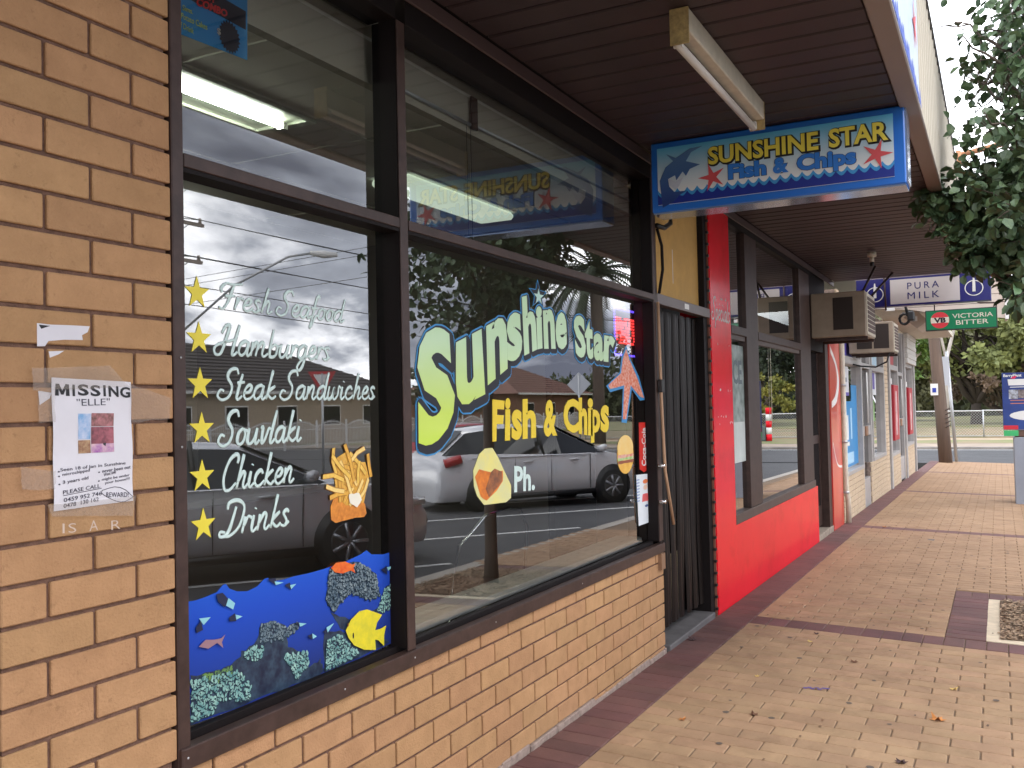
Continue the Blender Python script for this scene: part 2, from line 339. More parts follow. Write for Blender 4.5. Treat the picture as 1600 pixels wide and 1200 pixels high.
# pavers: joints, bonds and bands
mp_std = MB().box((-.056, -.121, -.03), (.056, .121, 0), .0035).build('paver', M_paver).data
mp_half = MB().box((-.056, -.059, -.03), (.056, .059, 0), .0035).build('paver', M_paver).data
mp_sold = MB().box((-.0585, -.124, -.03), (.0585, .122, 0), .0035).build('paver', M_paverr).data
mp_band = MB().box((-.121, -.060, -.03), (.121, .060, 0), .0035).build('paver', M_paverr).data
for o in [o for o in col.objects if o.name.startswith('paver')]: bpy.data.objects.remove(o)
pav = []
PITX = (6.97, 8.47); PITY = (-1.0, .125)
bands = [.95, 6.78, 12.86, 18.9, 25.0]
def inband(x): return any(abs(x-b) < .123 for b in bands)
x = 1.4
while x < 30.5:                                   # soldier course against the shops
    pav.append((x, 1.742, mp_sold)); x += .122
for b in bands:
    y = 1.555
    while y > -1.0: pav.append((b, y, mp_band)); y -= .1245
segs = []
for i, b in enumerate(bands): segs.append((b+.125, (bands[i+1] if i+1 < len(bands) else 30.6)-.125))
for a, b in segs:
    n = round((b-a)/.1165); st = (b-a)/n
    for k in range(n):
        X = a+st*(k+.5); odd = k % 2; y = 1.617
        if odd: pav.append((X, y-.062, mp_half)); y -= .1245
        while y > -1.0:
            if PITX[0]-.08 < X < PITX[1]+.25 and y < .6:
                if y > .45: pav.append((X, y-.062, mp_half)) if odd else pav.append((X, y-.1245, mp_std))
            else: pav.append((X, y-.1245, mp_std))
            y -= .249
x = PITX[0]-.05+.06
while x < PITX[1]: pav.append((x, .248, mp_sold)); x += .122
y = .312
while y > -1.0: pav.append((PITX[1]+.125, y, mp_band)); y -= .1245
def proj(x, y, z):
    d = Vector((x, y, z-1.5)); zz = d.dot(Fv)
    if zz < .3: return None
    return 800+1468.8*d.dot(Rv)/zz, 600-1468.8*d.dot(Uv)/zz, zz
seen = []; rest = []
for p in pav:
    q_ = proj(p[0], p[1], gz(p[0], p[1]))
    (seen if q_ and -20 < q_[0] < 1625 and q_[1] < 1225 else rest).append((q_[2] if q_ else 99, p))
seen.sort(key=lambda a: a[0])
rest = [r for r in rest if r[1][0] < 12]+seen[300:]
tilt = math.atan(.0118); cross = math.atan(.03)
for _, (x, y, me) in seen[:300]:
    o = link('paver', me, foot, (x, y, gz(x, y)+random.uniform(-.0012, .0012))); o.rotation_euler = (cross+random.uniform(-.004, .004), tilt+random.uniform(-.004, .004), random.uniform(-.006, .006))
def merge(name, items, m, parent):
    vs = []; fs = []
    for (x, y, me) in items:
        n = len(vs); dz = random.uniform(-.001, .001); dr = random.uniform(-.005, .005)
        vs += [(x+v.co.x-dr*v.co.y, y+v.co.y+dr*v.co.x, gz(x+v.co.x, y+v.co.y)+v.co.z+dz) for v in me.vertices]; fs += [tuple(n+i for i in p.vertices) for p in me.polygons]
    o = MB().add(vs, fs).build(name, m, parent, fix=False); o['kind'] = 'stuff'; return o
merge('paving', [p for _, p in rest if p[2] in (mp_std, mp_half)], mat('tan_paving', (.395, .248, .142), .82, c2=(.33, .205, .118), vscale=3.2, bump=.35, bscale=120, blot=[(.8, .86, .36, .58), (7, .84, .34, .5)]), foot)
merge('paving', [p for _, p in rest if p[2] in (mp_sold, mp_band)], mat('maroon_paving', (.17, .075, .068), .75, c2=(.125, .058, .055), vscale=4, bump=.3, bscale=120), foot)

# tree pit
pit = slab('tree_pit', PITX[0]-.04, PITX[1]+.0, PITY[0], .127, -.002, mat('pit_edge', (.62, .52, .38), .9, var=.15, vscale=15), None, th=.1, nx=4)
tag(pit, 'pale concrete edged square tree pit filled with bark mulch beside the footpath paving', 'tree pit')
vs = []; fs = []; cs = []
for i in range(5200):
    X = random.uniform(PITX[0]+.05, PITX[1]-.04); Y = random.uniform(PITY[0]+.03, .03+random.gauss(0, .012)); z = gz(X, Y)+.0+random.uniform(0, .028)
    a = random.uniform(0, 6.28); l = random.uniform(.007, .022); w_ = random.uniform(.003, .009); t = random.uniform(-.6, .6)
    c, s_ = math.cos(a), math.sin(a); n = len(vs)
    for u, v, h in ((-l, -w_, 0), (l, -w_, 0), (l*.7, w_, .004), (-l*.8, w_, .004)): vs.append((X+c*u-s_*v, Y+s_*u+c*v, z+u*t*.5+h))
    fs.append((n, n+1, n+2, n+3))
mul = MB().add(vs, fs).build('mulch', mat('bark_mulch', (.50, .34, .21), .9, c2=(.17, .12, .085), vscale=55), pit, fix=False); mul['kind'] = 'stuff'
slab('mulch_bed', PITX[0]+.06, PITX[1]-.04, PITY[0]+.02, .045, .003, mat('mulch_soil', (.2, .14, .09), .95, var=.4, vscale=60), None, th=.02, nx=3, parent=pit)

# ================================================================== FISH AND CHIP SHOP
shop = empty('fish_and_chip_shop', (3.6, 1.9, 0), 'orange brick takeaway shop with dark brown framed windows covered in lettering, nearest the camera', 'shop')
wall = MB().box((1.265+.004, 1.881, -.3), (1.722, 2.1, 3.03)).box((1.722, 1.881, -.3), (5.59, 2.02, .6)).build('brick_wall', M_mortar, shop)
CH = .0862; zk = lambda k: 2.523-CH*k
bm_full = MB().box((-.115, -.04, 0), (.115, .0, .0762), .0025).build('b', M_brick).data
bm_half = MB().box((-.055, -.04, 0), (.055, .0, .0762), .0025).build('b', M_brick).data
for o in [o for o in col.objects if o.name in ('b', 'b.001')]: bpy.data.objects.remove(o)
bm_cut = {}
def put_brick(a, b, z, par, h=.0762):
    w_ = b-a
    if abs(w_-.23) < .002 and h == .0762: me = bm_full
    else:
        k = (round(w_, 3), round(h, 3))
        if k not in bm_cut:
            o = MB().box((-k[0]/2, -.04, 0), (k[0]/2, 0, k[1]), .0025).build('b', M_brick); bm_cut[k] = o.data; bpy.data.objects.remove(o)
        me = bm_cut[k]
    o = link('brick', me, par, ((a+b)/2, 1.873+.04+random.uniform(-.0012, .0012), z+.005)); o.rotation_euler = (0, random.uniform(-.002, .002), random.uniform(-.004, .004)); return o
# each brick front face sits at y = 1.873
for me in (bm_full, bm_half): pass
XJ = 1.7357
for r in range(-6, 30):
    off = 0 if r % 2 else .12
    z = zk(r+1); lo, hi = 1.265, 1.7357 if r < 22 else 5.60
    js = [XJ+off+.24*k for k in range(-4, 18)]
    edges = [lo]+[j for j in js if lo+.03 < j < hi-.03]+[hi]
    h = .0762 if r != 22 else min(.0762, .597-z-.005)
    for a, b in zip(edges[:-1], edges[1:]):
        put_brick(a+(.005 if a > lo else 0), b-(.005 if b < hi else .0025), z, wall, h)
vs = MB(); x = 1.3
while x < 5.6:                                  # lumpy mortar line where wall meets paving
    l = random.uniform(.09, .32); vs.box((x, 1.862+random.uniform(-.004, .004), gz(x)-.02), (min(x+l, 5.6), 1.9, gz(x)+random.uniform(.012, .032)), .004); x += l+random.uniform(0, .006)
vs.build('mortar_fillet', M_mortarg, wall)

win = MB()
XL, XR, ZS, ZH = 1.735, 5.60, .600, 2.905
frame = MB().box((XL, 1.868, ZS), (XL+.04, 2.0, 3.03), .003).build('window_frame', M_frame, shop)
MB().box((2.774, 1.868, .656), (2.823, 1.8745, 2.9), .002).build('mullion', M_frame, frame); MB().box((2.771, 1.875, .668), (2.826, 1.975, 2.9)).build('mullion_core', M_dark, frame)
MB().box((5.53, 1.868, .668), (5.60, 2.0, 3.03), .003).build('jamb', M_frame, frame)
for a, b in ((XL+.04, 2.768), (2.828, 5.53)):
    MB().box((a, 1.866, 2.150), (b, 1.972, 2.186), .002).build('transom', M_frame, frame)
    MB().box((a, 1.868, 2.9), (b, 2.0, 3.03), .002).build('head', M_dark, frame)
sill = MB().box((XL+.001, 1.858, ZS), (5.598, 1.90, .655), .003).box((XL+.04, 1.90, .61), (5.53, 1.98, .640), .002).build('sill', M_frame, frame)
MB().box((XL+.04, 1.91, .6405), (5.53, 1.938, .672), .002).build('glazing_bead', M_dark, frame)
# dark inner faces of the posts (aluminium reveals behind the brown caps)
for a in (5.519,): MB().box((a, 1.872, .673), (a+.0105, 1.939, 2.149)).box((a, 1.872, 2.187), (a+.0105, 1.939, 2.9)).build('reveal', M_dark, frame)
for a, b in ((XL+.04, 2.770), (2.827, 5.519)): MB().box((a, 1.871, 2.1375), (b, 1.939, 2.1495)).build('reveal', M_dark, frame)
panes = {}
for nm, a, b, z0, z1 in (('LL', 1.775, 2.768, .66, 2.152), ('LR', 2.828, 5.53, .66, 2.152), ('UL', 1.775, 2.768, 2.184, 2.9), ('UR', 2.828, 5.53, 2.184, 2.9)):
    panes[nm] = MB().add([(a, GY, z0), (b, GY, z0), (b, GY, z1), (a, GY, z1)], [(0, 1, 2, 3)]).build('window_pane', M_glass, shop, fix=False)
sc_ = MB()
for X, Z in ((1.755, .63), (1.755, 1.65), (1.755, 1.42), (2.4, .628), (2.80, .63), (3.4, .628), (4.3, .628), (1.755, 2.75)):
    sc_.tube([(X, 1.866, Z), (X, 1.8575 if Z < 1 else 1.8655, Z)], .0035, 6)
sc_.build('screws', M_steel, frame)

# interior of the shop
inter = MB().box((1.28, 2.05, 2.86), (6.3, 6.5, 2.9)).build('ceiling', mat('ceiling_sheet', (.70, .65, .58), .9, var=.06, vscale=1), shop)
MB().box((1.28, 6.5, 0), (6.3, 6.6, 2.86)).build('back_wall', mat('back_wall', (.30, .27, .23), .9), shop)
MB().box((1.2, 2.05, 0), (1.28, 6.5, 2.86)).build('side_wall', mat('side_wall', (.24, .21, .19), .9), shop)
MB().box((6.3, 2.1, 0), (6.38, 6.5, 2.86)).build('side_wall', mat('side_wall', (0,0,0)), shop)
MB().box((1.28, 2.05, -.1), (6.3, 6.5, -.02)).build('shop_floor', mat('shop_floor', (.22, .20, .17), .5), shop)
MB().box((XL, 1.985, 2.9), (5.6, 2.05, 3.0)).box((XL, 2.01, 2.70), (5.6, 2.05, 2.86)).build('pelmet', mat('pelmet', (.42, .38, .31), .8), shop)
MB().box((2.83, 1.985, .655), (5.55, 2.16, .69), .004).build('inner_ledge', mat('ledge_white', (.62, .62, .58), .5, var=.08), shop)
sm = MB()
for y in (2.75, 3.65, 4.55): sm.box((1.3, y, 2.852), (6.3, y+.012, 2.8597))
for x in (2.6, 3.8, 5.0): sm.box((x, 2.06, 2.853), (x+.01, 6.5, 2.8597))
sm.build('ceiling_batten', mat('batten', (.6, .57, .5), .7), shop)
ra = [(2.83, 2.0, 2.735), (3.52, 2.0, 2.735)]; rb = [(3.58, 2.0, 2.74), (5.5, 2.0, 2.775)]
tube('curtain_rail', ra, .008, M_steel, shop); tube('curtain_rail', rb, .008, M_steel, shop)
MB().box((3.525, 1.99, 2.72), (3.575, 2.0, 2.86)).build('rail_bracket', M_frame, shop)
MB().tube([(3.49, 2.0, 2.73), (3.49, 2.0, 2.2)], .0015, 5).tube([(3.525, 2.0, 2.73), (3.525, 2.0, 2.2)], .0015, 5).build('blind_cord', M_black, shop)
ME = mat('lit_tube', (1, 1, 1), .5, emit=(.93, 1, .88), estr=18)
ME2 = mat('lit_diffuser', (.7, .8, .7), .5, emit=(.72, .85, .66), estr=.55)
ME3 = mat('added_fill_tube', (1, 1, 1), .5, emit=(.93, 1, .88), estr=16)
for yy in (4.6,):  # extra tube, added to brighten the shop ceiling
    c3 = empty('ceiling_light', (3.6, yy, 2.85), 'added fluorescent tube farther back, put in to brighten the shop ceiling', 'ceiling light'); MB().tube([(2.9, yy, 2.82), (4.3, yy, 2.82)], .014, 8).build('tube', ME3, c3); MB().box((2.85, yy-.04, 2.835), (4.35, yy+.04, 2.8595)).build('base', M_white, c3)
c1 = empty('ceiling_light', (2.6, 2.95, 2.85), 'lit bare fluorescent tube in a recessed ceiling tray seen through the top left pane', 'ceiling light')
MB().box((1.7, 2.78, 2.846), (3.45, 2.80, 2.859)).box((1.7, 3.1, 2.846), (3.45, 3.12, 2.859)).box((3.40, 2.8, 2.846), (3.45, 3.1, 2.859)).box((1.7, 2.8, 2.8585), (3.4, 3.1, 2.8597)).build('tray', mat('light_tray', (.7, .74, .62), .35), c1)
MB().tube([(1.7, 2.92, 2.835), (3.36, 2.92, 2.835)], .014, 10).build('tube', ME, c1); MB().box((3.36, 2.90, 2.82), (3.39, 2.94, 2.85)).build('tube_holder', M_white, c1)
c2 = empty('ceiling_light', (5.1, 3.1, 2.85), 'lit pale green diffuser panel on the ceiling seen through the top right pane', 'ceiling light')
MB().box((4.45, 2.93, 2.80), (5.75, 3.2, 2.85), .02).build('diffuser', ME2, c2); MB().box((4.43, 2.91, 2.85), (5.77, 3.22, 2.8597)).build('base', M_white, c2)

# tubular steel chair just inside the window
ch = empty('chair', (4.55, 2.6, 0), 'chrome tubular cafe chair standing inside behind the right window', 'chair')
tube('back_hoop', [(4.15, 2.55, .45), (4.2, 2.5, .8), (4.4, 2.46, .93), (4.62, 2.44, .95), (4.82, 2.46, .92), (4.98, 2.5, .8), (5.02, 2.55, .45)], .011, M_chrome, ch)
for X, Y in ((4.17, 2.55), (5.0, 2.55), (4.2, 3.0), (4.97, 3.0)): tube('leg', [(X, Y, .45), (X, Y, -.02)], .011, M_chrome, ch)
MB().box((4.15, 2.52, .44), (5.02, 3.02, .48), .015).build('seat', mat('seat_vinyl', (.12, .06, .05), .4), ch)
tb = empty('table', (5.0, 4.6, 0), 'dark bench counter standing at the back inside the takeaway shop', 'counter')
MB().box((2.2, 4.6, .9), (6.2, 5.2, .95), .01).build('counter_top', mat('counter_top', (.25, .24, .22), .3), tb); MB().box((2.25, 4.65, -.02), (6.15, 5.15, .9)).build('counter_front', mat('counter_front', (.1, .07, .05), .6), tb)

# doorway of the shop
MB().box((5.602, 1.868, 2.135), (6.80, 1.93, 2.20), .002).build('door_head', mat('door_head', (.11, .08, .075), .4), shop)
MB().box((5.602, 1.93, 2.20), (6.37+.45, 2.02, 3.03)).build('fanlight_panel', M_yel, shop)
MB().box((5.602, 1.90, -.3), (5.66, 2.1, 2.135)).build('door_jamb', M_dark, shop); MB().box((6.70, 1.89, -.3), (6.812, 2.1, 2.134)).build('door_jamb', M_dark, shop)
MB().box((6.725, 1.885, 2.201), (6.812, 1.93, 3.03)).build('post', M_dark, shop)
MB().box((5.66, 1.86, -.2), (6.70, 2.2, gz(6.2)+.035), .006).build('threshold', mat('threshold', (.13, .12, .12), .7, var=.25), shop)
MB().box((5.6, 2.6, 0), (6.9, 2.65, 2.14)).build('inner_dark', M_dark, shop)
Mst = mat('plastic_strip', (.013, .009, .008), .4, var=.5, vscale=5, stretch=(6, 1, .35), spec=.18)
for i in range(13):
    x0 = 5.68+i*.079; mb = MB(); n = 14; ph = random.uniform(0, 6)
    for k in range(n+1):
        z = .07+(2.12-.07)*k/n; s_ = math.sin(ph+k*.7)*.008*(1-k/n); y0 = 1.955+(i % 2)*.012
        for u, dy in ((0, 0), (.03, -.012), (.06, -.012), (.088, 0)): mb.v.append((x0+u+s_, y0+dy+s_, z))
    for k in range(n):
        for j in range(3): a = k*4+j; mb.f.append([a, a+1, a+5, a+4]); mb.sm.append(True)
    mb.build('curtain_strip', Mst, shop, fix=False)
film('sticker', rect(6.17, 2.15, 6.27, 2.185), WL, .006, M_white, shop)
film('scratch', rect(6.12, 2.32, 6.13, 2.55), PF(1.93), .0005, mat('scratch', (.6, .6, .6), .5), shop)
tube('cable', [(5.60, 1.86, 2.62), (5.75, 1.86, 2.63), (5.88, 1.86, 2.68), (5.93, 1.86, 2.8), (5.93, 1.86, 3.0)], .017, M_black, shop)
tube('cable', [(5.60, 1.858, 2.6), (5.66, 1.85, 2.5), (5.665, 1.85, 2.35), (5.615, 1.86, 2.2)], .01, M_dark, shop)
cane = MB().tube([(5.57, 1.855, 2.14), (5.575, 1.85, 1.5), (5.58, 1.84, 1.1), (5.66, 1.82, .76)], .010, 7).build('timber_rod', mat('rod_wood', (.42, .25, .15), .6), None)
tag(cane, 'thin brown timber rod fixed upright on the post beside the curtained doorway', 'rod')
for Z in (1.12, .90):
    lt = MB().box((5.52, 1.84, Z), (5.62, 1.866, Z+.02), .003).tube([(5.545, 1.845, Z+.01), (5.545, 1.828, Z+.01)], .012, 10).build('rod_clip', M_chrome, cane)
MB().box((5.555, 1.835, 1.58), (5.60, 1.866, 1.66), .004).build('door_catch', M_black, shop)
MB().box((5.50, 1.85, .50), (5.57, 1.875, .597)).build('timber_chock', mat('chock', (.25, .14, .08), .8), shop)

# ================================================================== CANOPY
can = empty('awning', (6.5, 1.1, 3.05), 'long dark brown boarded awning over the footpath with a ribbed beige fascia', 'awning')
bd = MB().box((-.0755, -.715, 0), (.0755, .715, .018), .006).build('soffit_board', M_soffit).data
for o in [o for o in col.objects if o.name == 'soffit_board']: bpy.data.objects.remove(o)
x = 3.083-.1665*16+.083
while x < 12.7:
    o = link('soffit_board', bd, can, (x, 1.137, 3.05+random.uniform(-.001, .001))); o.rotation_euler = (0, random.uniform(-.006, .006), 0); x += .1665
MB().box((-4, .42, 3.05), (.4, 1.875, 3.068)).build('unseen_shading_soffit', M_soffit, can)  # out-of-view run of awning, put in to shade the wall
MB().box((-4, .40, 3.07), (12.72, 1.9, 3.09)).build('awning_backing', M_dark, can)
MB().box((-4, .322, 3.035), (12.74, .418, 3.057), .006).build('edge_trim', mat('edge_trim', (.30, .24, .21), .55), can)
MB().box((.4, 1.855, 2.985), (12.7, 1.867, 3.047), .003).build('cornice', mat('cornice', (.075, .045, .043), .5), can)
MF = mat('beige_sheeting', (.56, .50, .40), .45, var=.08, vscale=1.5, stretch=(1, 1, .2))
vs = []; fs = []; x = 5.42; i = 0
prof = ((0, 0), (.125, 0), (.14, -.028), (.175, -.028), (.19, 0))
pts = []
while x < 12.72:
    pts += [(x+a, .356+b) for a, b in prof[:4]]; x += .19
for (a, b) in pts: vs += [(a, b, 3.058), (a, b, 4.0)]
for i in range(len(pts)-1): fs.append((2*i, 2*i+1, 2*i+3, 2*i+2))
MB().add(vs, fs).build('ribbed_fascia', MF, can, fix=False)
MB().box((-4, .37, 3.056), (12.72, .42, 3.99)).build('fascia_backing', MF, can)
MB().box((-4, .32, 3.99), (12.74, .43, 4.03), .005).build('fascia_capping', mat('capping', (.06, .05, .05), .5), can)
fs_ = tag(MB().box((-3, .325, 3.06), (5.40, .355, 3.985), .004).build('fascia_sign', mat('fascia_sign_white', (.74, .78, .84), .35, c2=(.55, .66, .85), vscale=1.3)), 'white and blue printed shop sign board fixed flat along the awning fascia', 'sign board')
PFs = PF(.325)
for k in range(26):
    X = 3.0+k*.095; h = random.uniform(.01, .08); film('blue_wave', [(X, 3.07), (X+.13, 3.07), (X+.1, 3.07+h*.7), (X+.05, 3.1+h), (X+.01, 3.07+h*.6)], PFs, .001+.0007*(k % 3), mat('print_blue', (.06, .12, .55), .4), fs_)
for k, (X, Z) in enumerate(((4.9, 3.62), (4.2, 3.7), (5.15, 3.4))): film('red_starfish', star(X, Z, .13, .35, rot=20*k), PFs, .004, mat('print_red', (.7, .05, .07), .4), fs_)
text('lettering', 'Fish & Chips', rect(2.2, 3.35, 4.7, 3.75), PFs, .003, mat('print_blue', (0,0,0)), fs_, bold=.03)
# building over the awning end and the next fascia
f2 = empty('shop_row_parapet', (14.5, .4, 3.1), 'weathered white and pink fascia panels with a dark capping beyond the ribbed fascia', 'parapet')
MPK = mat('peeling_panel', (.72, .66, .64), .6, c2=(.66, .42, .33), vscale=2.2, stretch=(1, 1, .4))
for k, X in enumerate((12.75, 13.6, 14.45, 15.3)): MB().box((X, .36, 3.09 if X < 13 else 3.42), (X+.84, .40, 4.2), .004).build('panel', MPK, f2)
MB().box((12.76, .31, 4.2), (16.3, .42, 4.25), .004).build('capping', mat('capping', (0,0,0)), f2)
rb_ = MB().tube([(12.9, .40, 4.52), (12.8, .1, 4.54), (12.7, -.2, 4.56)], .035, 8).build('rusty_beam', mat('rust', (.5, .24, .12), .85, var=.3), f2)
MB().tube([(12.75, .35, 4.2), (12.75, .35, 4.55)], .03, 8).build('beam_post', mat('rust', (0,0,0)), f2)

# batten light under the awning
bl = empty('strip_light', (4.15, 1.05, 3.03), 'unlit yellowed fluorescent batten light fixed under the boarded awning', 'strip light')
MB().box((3.54, 1.025, 2.955), (4.86, 1.085, 3.048), .004).build('batten', M_cream, bl)
for xa in (3.532, 4.859): MB().box((xa, 1.023, 2.905), (xa+.009, 1.1, 3.048), .002).build('end_cap', mat('aged_cap', (.45, .33, .14), .6, var=.4, vscale=30), bl)
MB().tube([(3.55, 1.078, 2.918), (4.85, 1.078, 2.918)], .017, 12).build('tube', mat('dead_tube', (.68, .64, .60), .3), bl)
MB().box((4.82, 1.06, 2.905), (4.845, 1.095, 2.942)).box((3.56, 1.06, 2.905), (3.575, 1.095, 2.942)).build('tube_holder', M_white, bl)

# ================================================================== HANGING SIGN BOX
SX = 5.30
hs = empty('hanging_sign', (SX+.1, 1.09, 2.850), 'long blue light box sign with yellow lettering, red starfish and a marlin', 'hanging sign')
SP = PX(SX-.004)
Mbf = mat('sign_blue_frame', (.015, .15, .58), .3, coat=.4)
MB().box((SX, .395, 2.635), (SX+.2, 1.785, 3.046), .006).build('box', Mbf, hs)
MB().box((SX+.012, .398, 2.626), (SX+.19, 1.78, 2.635)).build('base_tray', mat('shiny_tray', (.38, .50, .72), .14, metal=.6), hs)
MB().box((SX+.012, .386, 2.650), (SX+.19, .3955, 3.040)).build('end_tray', mat('shiny_tray', (0,0,0)), hs)
def grad(name, c0, c1, z0, z1, rough=.3, coat=.5, axis=2, mid=None):
    m = bpy.data.materials.new(name); m.use_nodes = True; t = m.node_tree; b = t.nodes['Principled BSDF']; b.inputs['Roughness'].default_value = rough; b.inputs['Coat Weight'].default_value = coat
    g = t.nodes.new('ShaderNodeNewGeometry'); s = t.nodes.new('ShaderNodeSeparateXYZ'); mr = t.nodes.new('ShaderNodeMapRange'); r = t.nodes.new('ShaderNodeValToRGB')
    t.links.new(g.outputs['Position'], s.inputs[0]); t.links.new(s.outputs[axis], mr.inputs[0]); mr.inputs['From Min'].default_value = z0; mr.inputs['From Max'].default_value = z1
    t.links.new(mr.outputs[0], r.inputs[0]); r.color_ramp.elements[0].color = (*c0, 1); r.color_ramp.elements[1].color = (*c1, 1)
    if mid: e_ = r.color_ramp.elements.new(mid[0]); e_.color = (*mid[1], 1)
    t.links.new(r.outputs[0], b.inputs['Base Color']); return m
film('face', rect(1.745, 2.675, .45, 3.010), SP, 0, grad('print_sky', (.80, .78, .76), (.10, .50, .80), 2.740, 3.010, mid=(.45, .5, .66) and (.5, (.50, .66, .76))), hs)
def waves(n, z, dz, a, y0, y1, zb):
    p = [(y0, zb), (y1, zb)]; o = []
    for i in range(n):
        for k in range(6):
            t = k/6; o.append((y0+(y1-y0)*(i+t)/n, z+dz-a*math.sin(math.pi*t)))
    o.append((y1, z+dz)); return o+[(y1, zb), (y0, zb)]
film('wave_band', waves(22, 2.765, 0, .028, 1.745, .45, 2.677), SP, .0009, mat('wave_light', (.05, .30, .62), .35), hs)
film('wave_band', waves(22, 2.742, 0, .026, 1.745, .45, 2.677), SP, .0018, mat('wave_dark', (.01, .025, .25), .35), hs)
Mk = mat('print_black', (.012, .012, .016), .4); Mye = mat('print_yellow', (.80, .66, .08), .4); Mbl = mat('letter_blue', (.03, .19, .62), .4); Mrd = mat('starfish_red', (.62, .08, .09), .4)
q1 = [(1.454,2.905), (0.846,2.896), (0.850,2.988), (1.459,2.984)]
# straight world lettering: one row per word
text('lettering_shadow', 'SUNSHINE', rect(1.44, 2.872, .83, 2.975), lambda a, b, d: (SP(a, b, d)[0], a-.004, b-.004), .003, Mk, hs, bold=.085, base=.03)
text('lettering', 'SUNSHINE', rect(1.44, 2.872, .83, 2.975), SP, .004, Mye, hs, bold=.03)
text('lettering_shadow', 'STAR', rect(.775, 2.872, .475, 2.975), lambda a, b, d: (SP(a, b, d)[0], a-.004, b-.004), .003, Mk, hs, bold=.085, base=.03)
text('lettering', 'STAR', rect(.775, 2.872, .475, 2.975), SP, .004, Mye, hs, bold=.03)
for wd_, a, b in (('Fish', 1.325, 1.115), ('&', 1.075, .995), ('Chips', .945, .64)):
    z0 = 2.745 if wd_ == 'Chips' else 2.773
    text('lettering_shadow', wd_, rect(a, z0, b, 2.858), SP, .003, Mk, hs, bold=.07, base=.035)
    text('lettering', wd_, rect(a, z0, b, 2.858), SP, .004, Mbl, hs, bold=.05, base=.035)
def starfish(cy, cz, r, rot, k=.30):
    return star(cy, cz, r, k, rot=rot)
film('starfish', starfish(1.42, 2.800, .083, 75), SP, .0045, Mrd, hs); film('starfish', starfish(.535, 2.805, .083, 110), SP, .0045, Mrd, hs)
mar = [(1.717,2.658), (1.732,2.819), (1.695,2.894), (1.648,2.925), (1.689,2.972), (1.632,2.941), (1.546,2.985), (1.470,2.989), (1.539,2.962), (1.571,2.914), (1.488,2.884), (1.549,2.866), (1.573,2.828), (1.592,2.857), (1.631,2.810), (1.638,2.841), (1.681,2.824), (1.675,2.778), (1.645,2.744), (1.568,2.742), (1.615,2.721), (1.650,2.688)]
film('marlin', mar, SP, .0035, grad('marlin_print', (.02, .05, .2), (.10, .22, .45), 2.7, 2.970), hs)
film('marlin_belly', [(1.677,2.823), (1.635,2.803), (1.589,2.823), (1.613,2.777), (1.637,2.754), (1.671,2.785)], SP, .0048, mat('belly', (.55, .58, .66), .4), hs)
for y_ in (.7, 1.5): tube('hanger', [(SX+.1, y_, 3.040), (SX+.1, y_, 3.06)], .01, M_steel, hs)

# ================================================================== RED SNACK SHOP
sh2 = empty('red_fronted_shop', (9, 1.9, 0), 'shop with a glossy red front and large dark framed windows past the curtained doorway', 'shop')
zr = lambda x: gz(x)
pr = MB()
pr.add([(6.816, 1.866, -.06), (7.39, 1.866, -.06), (7.39, 1.866, 3.0), (6.816, 1.866, 3.0), (6.816, 2.1, -.06), (7.39, 2.1, -.06), (7.39, 2.1, 3.0), (6.816, 2.1, 3.0)], [(0, 1, 2, 3), (4, 7, 6, 5), (0, 3, 7, 4), (1, 5, 6, 2), (0, 4, 5, 1), (3, 2, 6, 7)]).build('red_panel', M_red, sh2)
MB().box((7.3905, 1.866, -.2), (11.13, 2.1, .545)).build('red_panel', M_red, sh2)
MB().box((6.80, 1.875, -.06), (6.8155, 1.90, 3.0)).build('edge_strip', mat('brown_edge', (.2, .08, .05), .8), sh2)
k = 0; rv = MB()
z = 0.0
while z < 2.9: rv.box((6.79, 1.868, z), (6.8157, 1.885, z+.018)); z += .0862
rv.build('edge_lugs', M_black, sh2)['kind'] = 'stuff'
W2F = mat('grey_brown_frame', (.10, .07, .058), .5, var=.15, spec=.3)
f2_ = MB().box((7.391, 1.862, .546), (11.0, 2.0, .625), .004).build('sill', W2F, sh2)
MB().box((7.391, 1.868, 2.94), (11.0, 2.0, 3.03)).build('head', M_dark, sh2)
for a, b in ((7.391, 7.415), (7.93, 8.36), (10.36, 10.96)): MB().box((a, 1.87, .626), (b, 1.99, 2.94), .003).build('mullion', mat('brown_frame', (0,0,0)), sh2)
for a, b in ((7.415, 7.93), (8.36, 10.36)):
    MB().box((a, 1.866, 2.06), (b, 1.96, 2.13), .003).build('transom', mat('brown_frame', (0,0,0)), sh2)
    MB().box((a, 1.885, 2.02), (b, 1.903, 2.0595)).build('transom_ledge', W2F, sh2)
for a, b, z0, z1 in ((7.415, 7.93, .62, 2.07), (8.36, 10.36, .62, 2.07), (7.415, 7.93, 2.12, 2.95), (8.36, 10.36, 2.12, 2.95)):
    MB().add([(a, 1.905, z0), (b, 1.905, z0), (b, 1.905, z1), (a, 1.905, z1)], [(0, 1, 2, 3)]).build('window_pane', M_glass2, sh2, fix=False)
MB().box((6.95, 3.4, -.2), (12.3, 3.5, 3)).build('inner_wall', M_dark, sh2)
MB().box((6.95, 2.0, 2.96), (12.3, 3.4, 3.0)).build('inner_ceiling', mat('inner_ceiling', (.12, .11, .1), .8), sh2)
MB().box((7.42, 2.0, .56), (10.84, 2.4, .60)).build('inner_ledge', mat('inner_ledge', (.3, .24, .17), .7), sh2)
MB().box((8.45, 1.93, 2.10), (8.5, 1.95, 2.27), .003).build('blind_cleat', M_cream, sh2)
tube('blind_cord', [(8.95, 1.895, 2.03), (8.95, 1.895, 1.3)], .003, M_cream, sh2)
script('specials_lettering', 'Specials'.replace('p', 'p'), 6.84, 2.135, 7.36, .16, PF(1.866), .001, mat('worn_white', (.75, .72, .70), .6, var=.25, vscale=60), sh2, wd=.05)
